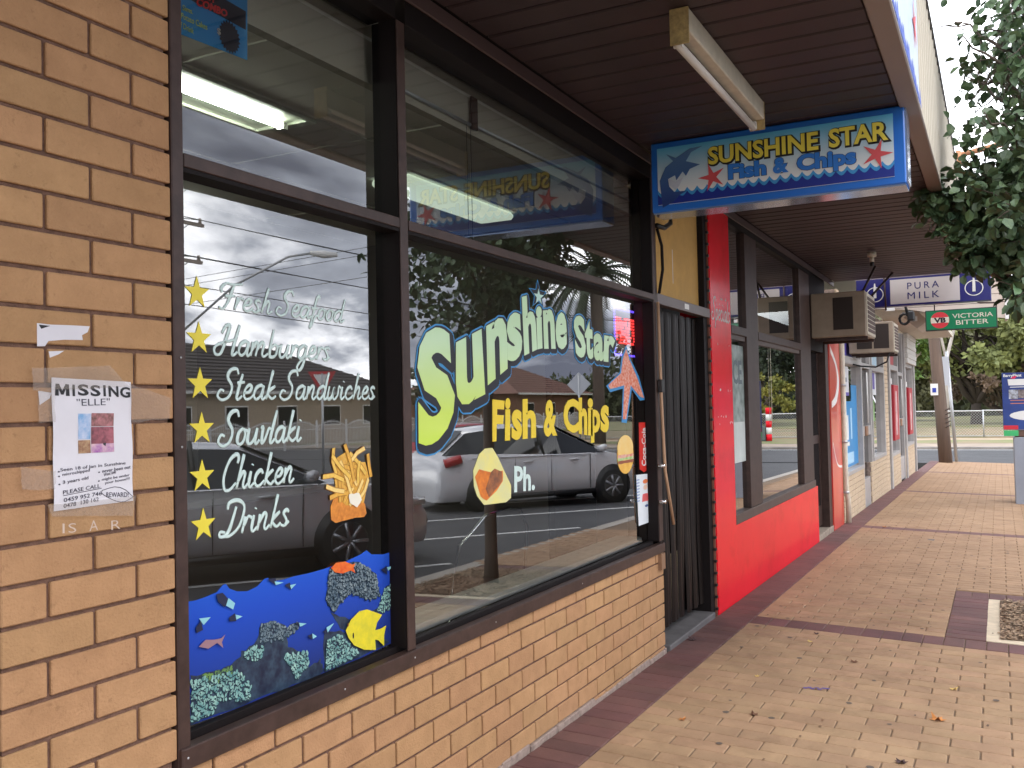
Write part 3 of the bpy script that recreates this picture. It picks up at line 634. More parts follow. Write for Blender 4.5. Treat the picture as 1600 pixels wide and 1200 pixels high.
for k in range(26):
    X, Z = random.uniform(6.86, 7.36), random.choice((1.35, 1.4, 2.2, 2.25, 2.3, 1.95, 1.6)); l = random.uniform(.005, .03)
    film('paint_scuff', [(X, Z), (X+l, Z+random.uniform(-.01, .01)), (X+l*.6, Z+l*.8)], PF(1.866), .0008, mat('worn_white', (0,0,0)), sh2)
# printed film on the narrow window
film('window_film', rect(7.42, 1.35, 7.925, 1.98), PF(1.905), .001, mat('ice_film', (.45, .52, .50), .4, c2=(.12, .17, .15), vscale=9), sh2)
film('window_film', rect(7.42, 1.02, 7.92, 1.35), PF(1.905), .001, mat('frost_film', (.60, .66, .63), .4, var=.15, vscale=5), sh2)
text('film_lettering', 'ICE', rect(7.5, 1.66, 7.85, 1.86), PF(1.905), .0026, mat('film_text', (.1, .14, .16), .5), sh2, bold=.02)
# street shop door
MB().box((11.0, 1.90, -.2), (11.13, 2.05, 2.1)).build('door_jamb', M_dark, sh2); MB().box((12.0, 1.88, -.2), (12.22, 2.05, 2.6)).build('door_jamb', mat('brown_frame', (0,0,0)), sh2)
dr = MB().box((11.13, 1.97, .0), (12.0, 1.99, .24)).box((11.13, 1.97, .24), (11.2, 1.99, 2.1)).box((11.93, 1.97, .24), (12.0, 1.99, 2.1)).box((11.2, 1.97, 1.0), (11.93, 1.99, 1.1)).build('door', mat('brown_frame', (0,0,0)), sh2)
MB().box((11.2, 1.975, .24), (11.93, 1.98, 1.0)).box((11.2, 1.975, 1.1), (11.93, 1.98, 2.1)).build('door_glass', M_carglass, dr)
MB().box((11.22, 1.945, 1.15), (11.25, 1.97, 1.5), .003).build('door_handle', M_steel, dr)
for k in range(9): film('opening_hours', rect(11.3, 1.83-k*.085, 11.52, 1.85-k*.085), PF(1.975), .001, mat('dim_white', (.35, .35, .37), .5), dr)
MB().box((11.0, 1.9, 2.1), (12.22, 2.05, 3.03)).build('door_head', M_dark, sh2)
MB().box((11.13, 1.87, -.2), (12.22, 2.1, gz(11.6)+.06), .006).build('threshold', mat('door_step', (.3, .24, .19), .8, var=.3), sh2)
rp_ = MB().box((12.22, 1.864, -.25), (13.05, 2.0, 2.35)).build('red_poster_panel', mat('red_print', (.66, .03, .03), .28, coat=.5, c2=(.8, .10, .06), vscale=1.2), sh2)
PP = PF(1.864)
sw = spline([(12.3, 2.2), (12.75, 2.0), (12.95, 1.75), (12.7, 1.5), (12.3, 1.42)], 8); sw2 = spline([(12.3, 1.5), (12.6, 1.58), (12.8, 1.76), (12.7, 1.95), (12.3, 2.12)], 8)
film('white_swoosh', sw+sw2, PP, .001, M_white, rp_)
sw = spline([(12.3, 1.0), (12.6, .72), (13.0, .66)], 6); film('white_swoosh', sw+[(a, b-.03) for a, b in sw[::-1]], PP, .001, M_white, rp_)

# ================================================================== CREAM BRICK SHOPS
M_cb = mat('cream_brick', (.60, .47, .33), .85, c2=(.52, .40, .27), vscale=9, bump=.3)
M_alu = mat('aluminium_frame', (.42, .40, .39), .4, var=.1)
sh3 = empty('cream_brick_shop', (16.5, 1.9, 0), 'cream brick milk bar with blue and white posters in its grey framed windows', 'shop')
sh4 = empty('cream_brick_shop', (22, 1.9, 0), 'cream brick corner shop with red poster boxes and a white roller shutter', 'shop')
def cream_wall(x0, x1, z1, par, z0=-.35):
    MB().box((x0+.003, 1.884, z0), (x1-.003, 2.1, z1-.003)).build('low_wall', M_mortarg, par)
    mb = MB(); r = 0; z = z1-.076
    while z > z0:
        x = x0-(0 if r % 2 else .12)
        while x < x1:
            a, b = max(x+.004, x0), min(x+.236, x1)
            if b-a > .02: mb.box((a, 1.873+random.uniform(-.0015, .0015), z+.004), (b, 1.9, z+.074), .003)
            x += .24
        z -= .079; r += 1
    o = mb.build('bricks', M_cb, par, fix=False); o['kind'] = 'stuff'
for a, b, zt, p in ((13.25, 15.35, .47, sh3), (16.25, 18.6, .50, sh3), (18.6, 19.15, 3.0, sh3), (19.42, 21.3, .40, sh4), (22.5, 24.95, .44, sh4), (12.95+.1, 13.25, 3.0, sh3)): cream_wall(a, b, zt, p)
def shopwin(x0, x1, z0, z1, zt, par, n=1):
    MB().box((x0, 1.862, z0-.06), (x1, 1.99, z0), .004).box((x0, 1.866, z0+.001), (x0+.06, 1.985, z1), .003).box((x1-.09, 1.866, z0+.001), (x1, 1.985, z1), .003).box((x0+.06, 1.868, z1-.07), (x1-.09, 1.98, z1-.001), .003).box((x0+.0605, 1.86, zt-.05), (x1-.0905, 1.98, zt+.05), .004).build('window_frame', M_alu, par)
    MB().add([(x0, GY, z0), (x1, GY, z0), (x1, GY, z1), (x0, GY, z1)], [(0, 1, 2, 3)]).build('window_pane', M_glass2, par, fix=False)
shopwin(13.26, 15.33, .53, 2.95, 2.08, sh3); shopwin(16.6, 18.5, .56, 2.95, 2.05, sh3); shopwin(19.45, 21.2, .46, 2.95, 2.15, sh4); shopwin(22.85, 24.85, .50, 2.40, 2.3, sh4)
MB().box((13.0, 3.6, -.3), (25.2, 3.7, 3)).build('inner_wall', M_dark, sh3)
for x0, x1, p in ((15.36, 16.58, sh3), (21.32, 22.5, sh4)):
    d_ = MB().box((x0, 1.88, -.25), (x0+.09, 1.99, 2.98), .004).box((x1-.12, 1.88, -.25), (x1, 1.99, 2.98), .004).box((x0+.09, 1.885, 2.02), (x1-.12, 1.98, 2.1), .003).box((x0+.09, 1.895, -.2), (x1-.12, 1.97, .28), .003).box((x0+.09, 1.895, .95), (x1-.12, 1.97, 1.1)).build('door', M_alu, p)
    MB().box((x0+.09, 1.94, .28), (x1-.12, 1.95, .95)).box((x0+.09, 1.94, 1.1), (x1-.12, 1.95, 2.0)).box((x0+.09, 1.94, 2.1), (x1-.12, 1.95, 2.98)).build('door_glass', M_carglass, d_)
    MB().box((x0+.35, 1.87, .95), (x0+.6, 1.894, 1.1), .004).build('push_plate', mat('timber_plate', (.3, .16, .09), .6), d_)
    MB().tube([(x0+.5, 1.86, 1.15), (x0+.5, 1.86, 1.95)], .012, 6).build('pull_bar', M_white, d_)
Mbp = mat('poster_blue', (.02, .27, .62), .35, var=.08, vscale=2)
bp_ = film('poster', rect(13.3, .56, 15.2, 1.50), GL, .004, Mbp, sh3); film('poster', rect(14.6, 1.5, 15.2, 1.74), GL, .004, Mbp, sh3)
for X0, X1, Z0, Z1, m_ in ((13.45, 13.75, .7, 1.36, M_white), (13.9, 14.25, .95, 1.30, M_white), (13.9, 14.3, .86, .92, M_white), (14.45, 14.6, .95, 1.4, mat('pale_blue', (.4, .65, .85), .5)), (13.5, 13.7, .78, 1.0, mat('poster_pink', (.7, .08, .2), .5)), (14.0, 14.7, .60, .76, mat('pale_blue', (0,0,0)))):
    film('poster_print', rect(X0, Z0, X1, Z1), GL, .006, m_, sh3)
text('poster_print', '$2', rect(13.5, 1.05, 13.7, 1.3), GL, .008, mat('poster_pink', (0,0,0)), sh3, bold=.03)
film('poster', rect(13.3, 1.62, 14.4, 2.0), GL, .004, mat('poster_white', (.72, .73, .76), .5, var=.1, vscale=3), sh3); film('poster_print', rect(13.3, 1.58, 14.4, 1.63), GL, .005, mat('poster_violet', (.1, .07, .35), .5), sh3)
film('poster_print', rect(13.5, 1.78, 14.2, 1.84), GL, .006, mat('dim_grey', (.2, .22, .26), .5), sh3); film('poster', rect(14.1, 2.15, 14.9, 2.7), GL, .004, mat('poster_violet', (0,0,0)), sh3)
film('poster', rect(13.3, 2.0, 13.9, 2.05), GL, .004, mat('poster_orange', (.7, .3, .05), .5), sh3); film('poster', rect(13.3, 1.5, 13.9, 1.62), GL, .003, mat('poster_green', (.2, .4, .12), .5, var=.4, vscale=6), sh3)
film('poster', rect(16.65, 1.6, 17.8, 2.0), GL, .004, mat('poster_white', (0,0,0)), sh3); film('poster_print', rect(17.1, 1.7, 17.6, 1.98), GL, .006, mat('poster_violet', (0,0,0)), sh3)
film('poster', rect(16.65, 2.12, 18.0, 2.7), GL, .004, mat('pale_cyan', (.3, .6, .75), .5, c2=(.6, .7, .8), vscale=3), sh3); film('poster', rect(16.65, 1.15, 17.5, 1.5), GL, .003, mat('poster_green', (0,0,0)), sh3)
Mrb = mat('red_box', (.42, .015, .03), .4)
for x0, x1, z0, z1, p in ((19.5, 20.4, .72, 1.80, sh4), (22.9, 23.8, .72, 1.78, sh4)):
    MB().box((x0, 1.80, z0), (x1, 1.865, z1), .006).build('red_poster_box', Mrb, p); film('poster_print', rect(x0+.25, z0+.1, x0+.55, z1-.12), PF(1.80), .001, mat('pale_pink', (.7, .5, .5), .5, var=.4, vscale=8), p); film('poster_print', rect(x0+.02, z1+.02, x0+.25, z1+.13), PF(1.86), .003, M_white, p)
MB().box((19.45, 1.875, 2.2), (20.4, 1.9, 2.95)).build('red_panel', Mrb, sh4)
mbs = MB(); z = 2.33
while z < 3.35: mbs.box((22.6, 1.77+.01*(int(z*10) % 2), z), (25.0, 1.85, z+.105), .008); z += .11
mbs.build('roller_shutter', mat('shutter_white', (.66, .64, .60), .5), sh4); MB().box((22.55, 1.74, 3.3), (25.2, 1.86, 3.42), .01).build('shutter_hood', M_white, sh4)
for x in (19.2, 22.52, 25.05): MB().box((x, 1.84, -.35), (x+.22, 1.99, 2.98), .006).build('corner_post', M_alu, p)
MB().box((25.0, 1.99, -.35), (25.27, 12, 3.3)).build('end_wall', M_cb, sh4)
dp = MB().tube([(13.12, 1.84, 2.3), (13.12, 1.84, .35), (13.14, 1.82, .2), (13.14, 1.82, gz(13)+.0)], .035, 10)
dp = dp.build('downpipe', M_cream); tag(dp, 'cream downpipe running down between the red panel and the cream brick wall', 'downpipe')
for Z in (.28, .95, 1.7): MB().tube([(13.12, 1.84, Z), (13.12, 1.84, Z+.03)], .043, 10).build('pipe_clip', M_steel, dp)
# upper walls and roofs
MB().box((1.265, 2.101, 3.06), (12.9, 2.2, 4.0)).build('upper_wall', M_cb, shop)
MB().box((1.2, 2.2, 3.9), (25.2, 12, 4.0)).build('roof', M_steel, shop)
MB().box((-.4, 1.88, -.2), (1.262, 2.0, 3.02)).build('roller_door', mat('pale_metal', (.62, .62, .64), .5, var=.1), empty('grey_garage', (.6, 1.9, 0), 'pale ribbed metal wall just past the left edge of the orange brick pier', 'wall'))

# second awning with gable end
a2 = empty('awning', (20, .9, 3.1), 'cream painted boxed awning over the farther shops with a pale weatherboard end', 'awning')
Mgc = mat('gable_cream', (.62, .52, .44), .6, var=.08, vscale=2)
gp_ = [(1.86, 2.98), (1.2, 2.92), (.95, 2.86), (-.145, 2.70), (-.145, 3.32), (.4, 3.42), (1.86, 3.42)]
MB().prism(gp_, PX(16.03), 0, .03).build('gable_board', Mgc, a2)
MB().box((16.04, -.12, 3.0), (17.6, 1.872, 3.1)).box((17.6, .95, 3.0), (25.2, 1.872, 3.1)).build('soffit', M_cream, a2); MB().box((16.04, -.155, 2.72), (16.9, -.1205, 3.33), .004).build('fascia', Mgc, a2)
MB().box((15.98, -.17, 2.69), (16.03, -.12, 3.34)).build('barge_trim', M_white, a2)
for Z in (2.95, 3.08, 3.21): MB().box((15.997, -.12, Z), (16.0005, 1.85, Z+.006)).build('board_line', mat('brown_frame', (0,0,0)), a2)

# ================================================================== SMALL THINGS ON THE ROW
def aircon(x0, x1, y0, z0, z1, label, slatside=True):
    t = empty('air_conditioner', ((x0+x1)/2, 1.8, z0), label, 'air conditioner', 'air conditioners through the shop wall')
    Mb_ = mat('aircon_beige', (.34, .27, .20), .6, var=.15, vscale=5)
    MB().box((x0, y0, z0), (x1, 1.9, z1), .01).build('casing', Mb_, t)
    if x0 < 12: film('side_vent', rect(y0+(1.87-y0)*.62, z0+(z1-z0)*.16, y0+(1.87-y0)*.24, z0+(z1-z0)*.88), PX(x0), .002, mat('vent_brown', (.03, .02, .016), .7), t)
    else:
        for u0, u1 in ((.10, .46), (.5, .86)): film('side_vent', rect(y0+(1.87-y0)*u1, z0+(z1-z0)*.14, y0+(1.87-y0)*u0, z0+(z1-z0)*.93), PX(x0), .002, mat('vent_brown', (.03, .02, .016), .7), t)
    MB().box((x0+.03, y0-.012, z0+.02), (x1-.03, y0-.0005, z1-.02), .003).build('grille_frame', M_cream, t)
    for k in range(8):
        z = z0+.05+k*(z1-z0-.1)/8; MB().box((x0+.07, y0-.018, z), (x1-.07, y0-.0125, z+(z1-z0-.1)/8-.014)).build('louvre', mat('louvre_brown', (.09, .05, .04), .6), t)
    for x in (x0+.1, x1-.1): MB().box((x, y0, z0-.035), (x+.03, 1.88, z0-.001)).build('bracket', M_frame, t)
    return t
t = aircon(11.2, 12.0, 1.30, 2.235, 2.745, 'larger beige box air conditioner jutting from the wall above the brown shop door')
for a, b in (((11.25, 1.33, 2.74), (11.5, 1.22, 3.04)), ((11.95, 1.33, 2.74), (12.2, 1.1, 3.04))): tube('stay', [a, b], .014, M_frame, t)
t = aircon(14.25, 14.9, 1.30, 2.18, 2.62, 'smaller beige air conditioner with a looping black pipe, beyond the larger one')
tube('drain_hose', spline([(0, 0), (1, 0)], 1) and [(14.3, 1.35, 2.2), (14.3, 1.4, 2.05), (14.3, 1.55, 1.98), (14.3, 1.75, 2.0), (14.3, 1.86, 2.03)], .012, M_black, t)
MB().box((13.85, 1.55, 2.60), (13.9, 1.85, 2.85), .004).build('support_plate', M_cream, t)

ml = empty('hanging_sign', (13.1, .75, 2.9), 'white and navy light box sign reading MILK at the awning end', 'hanging sign')
Mnv = mat('navy', (.02, .02, .16), .35, coat=.3)
MB().box((13.0, .045, 2.71), (13.18, 1.62, 3.075), .006).build('box', Mnv, ml)
MB().box((13.0, .04, 3.076), (13.18, 1.63, 3.10), .003).build('top_rail', mat('mauve_rail', (.5, .45, .5), .5), ml)
MP = PX(12.998)
film('face', rect(1.205, 2.735, .395, 3.05), MP, 0, mat('face_grey', (.62, .57, .55), .5), ml)
for wd_, z0, z1 in (('PURA', 2.915, 3.0), ('MILK', 2.79, 2.875)): text('lettering', wd_, rect(1.0, z0, .63, z1), MP, .002, Mnv, ml, bold=0, sp=1.4)
for cy in (.235, 1.39):
    ring = ell(cy, 2.875, .105, .098, 28); ri = ell(cy, 2.875, .094, .087, 28); mb = MB()
    vs = [MP(a, b, .003) for a, b in ring]+[MP(a, b, .003) for a, b in ri]; mb.add(vs, [(i, (i+1) % 28, 28+(i+1) % 28, 28+i) for i in range(28)]); mb.build('ring', M_white, ml, fix=False)
    film('bottle', [(cy+.018, 2.83), (cy-.018, 2.83), (cy-.016, 2.95), (cy-.006, 3.02), (cy+.006, 3.02), (cy+.016, 2.95)], MP, .004, M_white, ml)
tube('hanger_rod', [(12.97, 1.27, 3.08), (12.97, 1.26, 2.66)], .012, M_frame, ml)
vb = empty('hanging_sign', (15.1, .45, 2.65), 'small green hanging sign with a red oval emblem, below the MILK sign', 'hanging sign')
MB().box((15.0, -.015, 2.50), (15.1, .925, 2.80), .005).build('box', mat('sign_black', (.02, .03, .025), .5), vb)
VP_ = PX(14.999); film('face', rect(.91, 2.515, .0, 2.785), VP_, 0, mat('sign_green', (.0, .16, .06), .35, coat=.3), vb)
film('emblem', ell(.73, 2.65, .125, .12), VP_, .001, mat('emblem_red', (.55, .03, .04), .4), vb); film('emblem_band', rect(.85, 2.61, .61, 2.69), VP_, .0022, M_cream, vb)
text('emblem_letters', 'VB', rect(.81, 2.612, .65, 2.688), VP_, .004, Mk, vb, bold=.045)
text('lettering', 'VICTORIA', rect(.565, 2.665, .04, 2.73), VP_, .002, M_cream, vb, bold=.006); text('lettering', 'BITTER', rect(.52, 2.57, .10, 2.635), VP_, .002, M_cream, vb, bold=.006)
tube('hanger_rod', [(15.05, .0, 2.8), (15.05, -.02, 2.86), (15.05, .2, 2.87), (15.4, .3, 2.95)], .012, M_frame, vb); tube('hanger_rod', [(15.05, .8, 2.8), (15.05, .8, 3.4)], .008, M_frame, vb)
fx = empty('wall_lamp', (17.6, 1.1, 2.8), 'cream box floodlight with a pale sticker hung under the farther awning', 'lamp')
MB().prism([(1.35, 2.85), (1.18, 2.98), (.98, 2.78), (1.15, 2.66)], PX(17.8), 0, 1.2).build('housing', mat('fixture_cream', (.52, .42, .34), .55), fx); film('sticker', rect(1.24, 2.78, 1.14, 2.86), PX(16.6), .003, M_white, fx)
cm = empty('camera_cluster', (15.6, 1.3, 2.8), 'black cable coil and camera cluster hanging under the MILK sign', 'camera')
for k in range(5):
    tube('cable_loop', [(15.5+.02*k, 1.25+.07*math.cos(t_*.7+k), 2.74+.08*math.sin(t_*.7+k)) for t_ in range(9)], .018, M_black, cm)
MB().box((15.4, 1.1, 2.7), (15.6, 1.2, 2.85), .02).build('camera_body', M_black, cm); tube('mount', [(15.5, 1.2, 2.8), (15.5, 1.25, 3.05)], .02, M_black, cm)
MB().box((15.4, 1.38, 2.87), (15.5, 1.5, 2.92)).build('junction_box', M_white, cm)
fl = MB().tube([(10.3, 1.12, 3.03), (10.3, 1.12, 2.985)], .045, 12).tube([(10.3, 1.12, 2.985), (10.3, 1.12, 2.93)], .022, 10).build('bare_lamp_holder', M_cream); tag(fl, 'small bare cream lamp holder without a bulb under the boarded awning', 'lamp holder')
MB().tube([(10.3, 1.12, 2.93), (10.3, 1.12, 2.885)], .02, 10).build('socket', M_black, fl)

# ================================================================== TREES
def leaf_quads(pos, dirn, up, l, w_):
    """six-vertex pointed leaf folded along its midrib"""
    a = dirn.normalized(); b = a.cross(up); b = b.normalized() if b.length > 1e-4 else Vector((1, 0, 0)); n = b.cross(a)
    p = pos
    return [p, p+a*l*.35+b*w_*.5+n*w_*.12, p+a*l*.75+b*w_*.36+n*w_*.05, p+a*l-n*l*.08, p+a*l*.75-b*w_*.36+n*w_*.05, p+a*l*.35-b*w_*.5+n*w_*.12, p+a*l*.4, p+a*l*.75]
LF = [(0, 1, 6), (1, 2, 7, 6), (2, 3, 7), (3, 4, 7), (4, 5, 6, 7), (5, 0, 6)]
def rdir(rng): 
    while True:
        v = Vector((rng.uniform(-1, 1), rng.uniform(-1, 1), rng.uniform(-1, 1)))
        if .05 < v.length < 1: return v.normalized()
def limb(mb, p0, p1, r0, r1, rng, sag=.08, n=6):
    pts = []; d = p1-p0
    for i in range(n+1):
        t = i/n; j = rdir(rng)*d.length*.035*(0 if i in (0, n) else 1); pts.append(p0+d*t+j+Vector((0, 0, sag*d.length*math.sin(math.pi*t))))
    mb.tube(pts, [r0+(r1-r0)*i/n for i in range(n+1)], 7); return pts
ML = mat('pear_leaf', (.12, .18, .07), .45, spec=.5, objvar=.35, c2=(.05, .095, .05), vscale=9)
ML2 = mat('pear_leaf_back', (.11, .14, .07), .55, objvar=.25, c2=(.05, .085, .03), vscale=5)
MBK = mat('grey_bark', (.14, .105, .08), .9, c2=(.08, .06, .05), vscale=14, stretch=(1, 1, .2), bump=.6, bscale=40)
rng = random.Random(11)
tr = empty('street_tree', (7.62, -.32, gz(7.62, -.3)), 'leafy street tree growing from the mulch pit, its dark glossy leaves hanging beside the awning', 'tree')
tm = MB(); B0 = Vector((7.62, -.32, gz(7.6, -.3)-.05))
trunk_pts = [B0, B0+Vector((.01, .0, .35)), B0+Vector((-.01, .01, 1.2)), B0+Vector((.02, 0, 2.1)), B0+Vector((.03, .03, 3.0)), B0+Vector((.0, .04, 4.0)), B0+Vector((.03, .05, 5.2))]
tm.tube(trunk_pts, [.075, .058, .052, .048, .04, .028, .01], 12)
tm.build('trunk', MBK, tr)
bm_ = MB(); tips = []
for k in range(26):
    z = rng.uniform(2.15, 4.9); base = B0+Vector((.02, .02, z)); az = rng.uniform(0, 6.28)
    L = (1.25 if z < 3.3 else 1.0 if z < 4 else .7)*rng.uniform(.6, 1)
    dx, dy = math.cos(az)*L, math.sin(az)*L*.62
    dy = min(dy, .22 if z < 2.8 else .5)
    tip = base+Vector((dx, dy, rng.uniform(.25, .7)))
    pts = limb(bm_, base, tip, .018, .004, rng); tips += [(p, tip-base) for p in pts[2:]]
    for j in range(4):
        p = pts[rng.randint(2, 5)]; t2 = p+rdir(rng)*.35+Vector((0, 0, rng.uniform(-.25, .15))); q_ = limb(bm_, p, t2, .006, .002, rng, 0, 4); tips += [(a, t2-p) for a in q_[1:]]
# the twigs that reach over the awning edge in the photograph
for (y_, z) in ((.48, 3.05), (.36, 2.78), (.22, 2.6), (.15, 3.55), (.12, 3.95), (.3, 2.95), (.18, 3.2), (-.08, 2.6), (-.1, 3.1), (-.12, 3.6), (-.15, 4.1), (-.05, 2.85), (.05, 2.7), (-.02, 3.3)):
    p0 = B0+Vector((.02, .02, z-.45 if z < 3.3 else z-.3)); t2 = Vector((7.5+rng.uniform(-.1, .3), y_, z)); q_ = limb(bm_, p0, t2, .012, .002, rng, .05); tips += [(a, t2-p0) for a in q_[2:]]*(3 if z < 3.2 else 1)
    for j in range(4): 
        t3 = t2+rdir(rng)*.16; q2 = limb(bm_, q_[4], t3, .004, .0015, rng, 0, 3); tips += [(a, t3-t2) for a in q2[1:]]*(2 if z < 3.2 else 1)
bm_.build('branches', MBK, tr)
L_all = []
for (p, d) in tips:
    for k in range(rng.choice((5, 7, 9)) if p.z < 3.45 else rng.choice((2, 3, 4))):
        o_ = rdir(rng)*rng.uniform(.02, .16); L_all.append((p+o_, (rdir(rng)*.7+o_.normalized()+Vector((0, 0, -.7))), rdir(rng)+Vector((0, 0, 1.2)), rng.uniform(.06, .1)))
for k in range(1100):                                 # inner mass of the lower crown
    v = rdir(rng)*rng.uniform(.2, 1)**.5; p = Vector((7.8+v.x*1.5, -.62+v.y*.62, 2.95+v.z*.8)); L_all.append((p, rdir(rng)+Vector((0, 0, -.6)), rdir(rng)+Vector((0, 0, 1)), rng.uniform(.06, .1)))
def pruned(p):
    f = 7.6/p.x; y = p.y*f; z = 1.5+(p.z-1.5)*f
    lo = 2.74 if y > .28 else 2.5 if y > .14 else 2.46 if y > -.04 else 2.32 if y > -.09 else 1.95
    hi = 3.15 if y > .26 else 9
    return z > lo+.12*math.sin(9*p.x+5*y) and z < hi and y < .5
for k in range(420):
    L_all.append((Vector((7.6+rng.uniform(-.4, .7), rng.uniform(-.6, -.08), rng.uniform(3.2, 4.9))), rdir(rng)+Vector((0, 0, -.6)), rdir(rng)+Vector((0, 0, 1)), rng.uniform(.06, .1)))
L_all = [l for l in L_all if pruned(l[0]) and not ((l[0].z-1.5)*7.6/l[0].x > 1.7 and l[0].y > -.14 and rng.random() < .5)]
def sz(l):
    q_ = proj(*l[0]); return (0 if not q_ or q_[0] > 1610 or q_[1] < -10 else l[3]/q_[2])
L_all.sort(key=lambda l: -sz(l))
lm = []
for k in range(4):
    vs = leaf_quads(Vector((0, 0, 0)), Vector((1, 0, -.1)), Vector((0, 0, 1)), 1, .72+.06*k); me = MB().add(vs, LF).build('leaf', (ML, ML, ML2, ML)[k], fix=False).data; lm.append(me)
for o in [o for o in col.objects if o.name.startswith('leaf')]: bpy.data.objects.remove(o)
for l in L_all[:230]:
    o = link('leaf', rng.choice(lm), tr, l[0]); d = l[1].normalized(); q_ = d.to_track_quat('X', 'Z'); o.rotation_mode = 'QUATERNION'; o.rotation_quaternion = q_ @ __import__('mathutils').Quaternion((1, 0, 0), rng.uniform(-.9, .9)); o.scale = (l[3],)*3
mb = MB()
for l in L_all[230:]: mb.add(leaf_quads(l[0], l[1], l[2], l[3], l[3]*.78), LF)
o = mb.build('foliage', mat('pear_foliage', (.12, .18, .07), .45, c2=(.05, .095, .05), vscale=6), tr, fix=False); o['kind'] = 'stuff'

def bush_tree(name, loc, label, cat, trunk_h, trunk_r, cr, cc, n, leafs, m, seed, limbs=9, bark=MBK, group=None, clumps=60, hang=-.2, flat=.6):
    """trunk with forking limbs, crown of many leaf clumps inside an uneven ellipsoid"""
    g = random.Random(seed); loc = Vector(loc); t = empty(name, loc, label, cat, group); mb = MB(); top = loc+Vector((0, 0, trunk_h))
    mb.tube([loc-Vector((0, 0, .3)), loc+Vector((.02, 0, trunk_h*.4)), top], [trunk_r*1.25, trunk_r, trunk_r*.85], 9)
    C_ = loc+Vector(cc); cl = []
    for k in range(clumps):
        v = rdir(g); rr = g.uniform(.45, 1.05)
        cl.append((C_+Vector((v.x*cr[0], v.y*cr[1], v.z*cr[2]))*1*1.0 if False else C_+Vector((v.x*cr[0]*rr, v.y*cr[1]*rr, v.z*cr[2]*rr)), g.uniform(.16, .34)*min(cr)))
    for k in range(limbs):
        e_ = g.choice(cl)[0]; pts = limb(mb, top-Vector((0, 0, .1)), e_, trunk_r*.6, trunk_r*.08, g, .06)
        for j in range(2): limb(mb, pts[g.randint(2, 4)], g.choice(cl)[0], trunk_r*.25, trunk_r*.05, g, .04)
    mb.build('trunk', bark, t)
    f = MB(); vs = []; fs = []
    for k in range(n):
        c, r = g.choice(cl); v = rdir(g)*g.uniform(.1, 1)**.6; p = c+Vector((v.x*r, v.y*r, v.z*r*flat)); s_ = leafs*g.uniform(.6, 1.4); d = (rdir(g)+v*.6+Vector((0, 0, hang))).normalized(); b = d.cross(rdir(g)); b = b.normalized() if b.length > .01 else Vector((0, 0, 1)); i = len(vs)
        vs += [p, p+d*s_*.5+b*s_*.32, p+d*s_, p+d*s_*.5-b*s_*.32]; fs.append((i, i+1, i+2, i+3))
    o = f.add(vs, fs).build('crown', m, t, fix=False); return t
MG1 = mat('bush_green', (.26, .29, .09), .75, c2=(.13, .15, .055), vscale=.9); MG2 = mat('olive_green', (.20, .20, .10), .75, c2=(.10, .10, .055), vscale=.7); MG3 = mat('dark_green', (.035, .055, .02), .6, c2=(.015, .025, .012), vscale=1.2); MG4 = mat('yellow_green', (.30, .26, .04), .7, c2=(.10, .13, .03), vscale=.8)
MBR = mat('dry_brown', (.32, .23, .17), .8, c2=(.17, .12, .09), vscale=1)
zP = gz(60)
bush_tree('park_tree', (74, 1.45, zP), 'broad low spreading park tree with dark forking limbs behind the wire fence', 'tree', 1.5, .38, (6.5, 5.2, 3.0), (0, -1, 5.9), 15000, .42, MG1, 3, 16, mat('dark_bark', (.05, .038, .03), .9), clumps=110)
bush_tree('park_tree', (76, -.5, zP), 'brown twiggy thicket under the spreading park tree', 'bush', .6, .2, (5, 5, 1.8), (0, 0, 3.0), 5000, .28, MBR, 4, 18, clumps=60)
bush_tree('park_tree', (88, 8, zP), 'dark olive tree behind the leaning pole at the far edge of the park', 'tree', 3, .3, (6, 6.5, 5), (0, 0, 6), 9000, .5, MG2, 5, clumps=80)
bush_tree('park_tree', (92, -5, zP), 'tall olive tree at the right behind the spreading park tree', 'tree', 3, .35, (6, 6.5, 5), (0, 0, 8.5), 9000, .5, MG2, 6, clumps=80)
bush_tree('park_tree', (60, 4.9, zP), 'pale barked gum tree with bright green leaves just right of the roller shutter', 'tree', 3.6, .22, (2.2, 1.6, 1.7), (0, -.3, 5.0), 2600, .28, mat('gum_green', (.12, .2, .03), .6, c2=(.05, .1, .02), vscale=1.5), 8, bark=mat('pale_bark', (.5, .46, .42), .8, var=.2, vscale=2), clumps=30)
gm = MB(); gm.tube([(52, 2.35, gz(52)-.2), (52, 2.3, 3.5), (52, 1.9, 5.0), (52, 1.2, 5.9), (52, .6, 7.2)], [.10, .09, .07, .06, .03], 8).tube([(52, 2.3, 3.5), (52, 2.6, 5.2), (52, 2.9, 7)], [.07, .05, .03], 8)
tag(gm.build('gum_tree', mat('pale_bark', (0,0,0))), 'pale bare gum tree trunk forking behind the leaning timber pole', 'tree')
tl = MB(); g = random.Random(5); vs = []; fs = []
for k in range(9000):
    y_ = g.uniform(-45, 45); h = 6+3*math.sin(y_*.3)+2*math.sin(y_*.83+1); z = gz(60)+g.uniform(0, 1)**.8*h; p = Vector((108+g.uniform(-4, 4), y_, z)); d = rdir(g)*.9; b = d.cross(rdir(g)); i = len(vs); vs += [p, p+d*.5+b*.35, p+d, p+d*.5-b*.35]; fs.append((i, i+1, i+2, i+3))
tag(tl.add(vs, fs).build('tree_line', mat('far_green', (.09, .10, .04), .8, c2=(.05, .06, .03), vscale=.3), fix=False), kind='stuff')
tag(MB().box((112, -70, -1), (113, 70, 5)).build('far_hedge', mat('far_hedge', (.05, .055, .03), .9)), kind='structure')

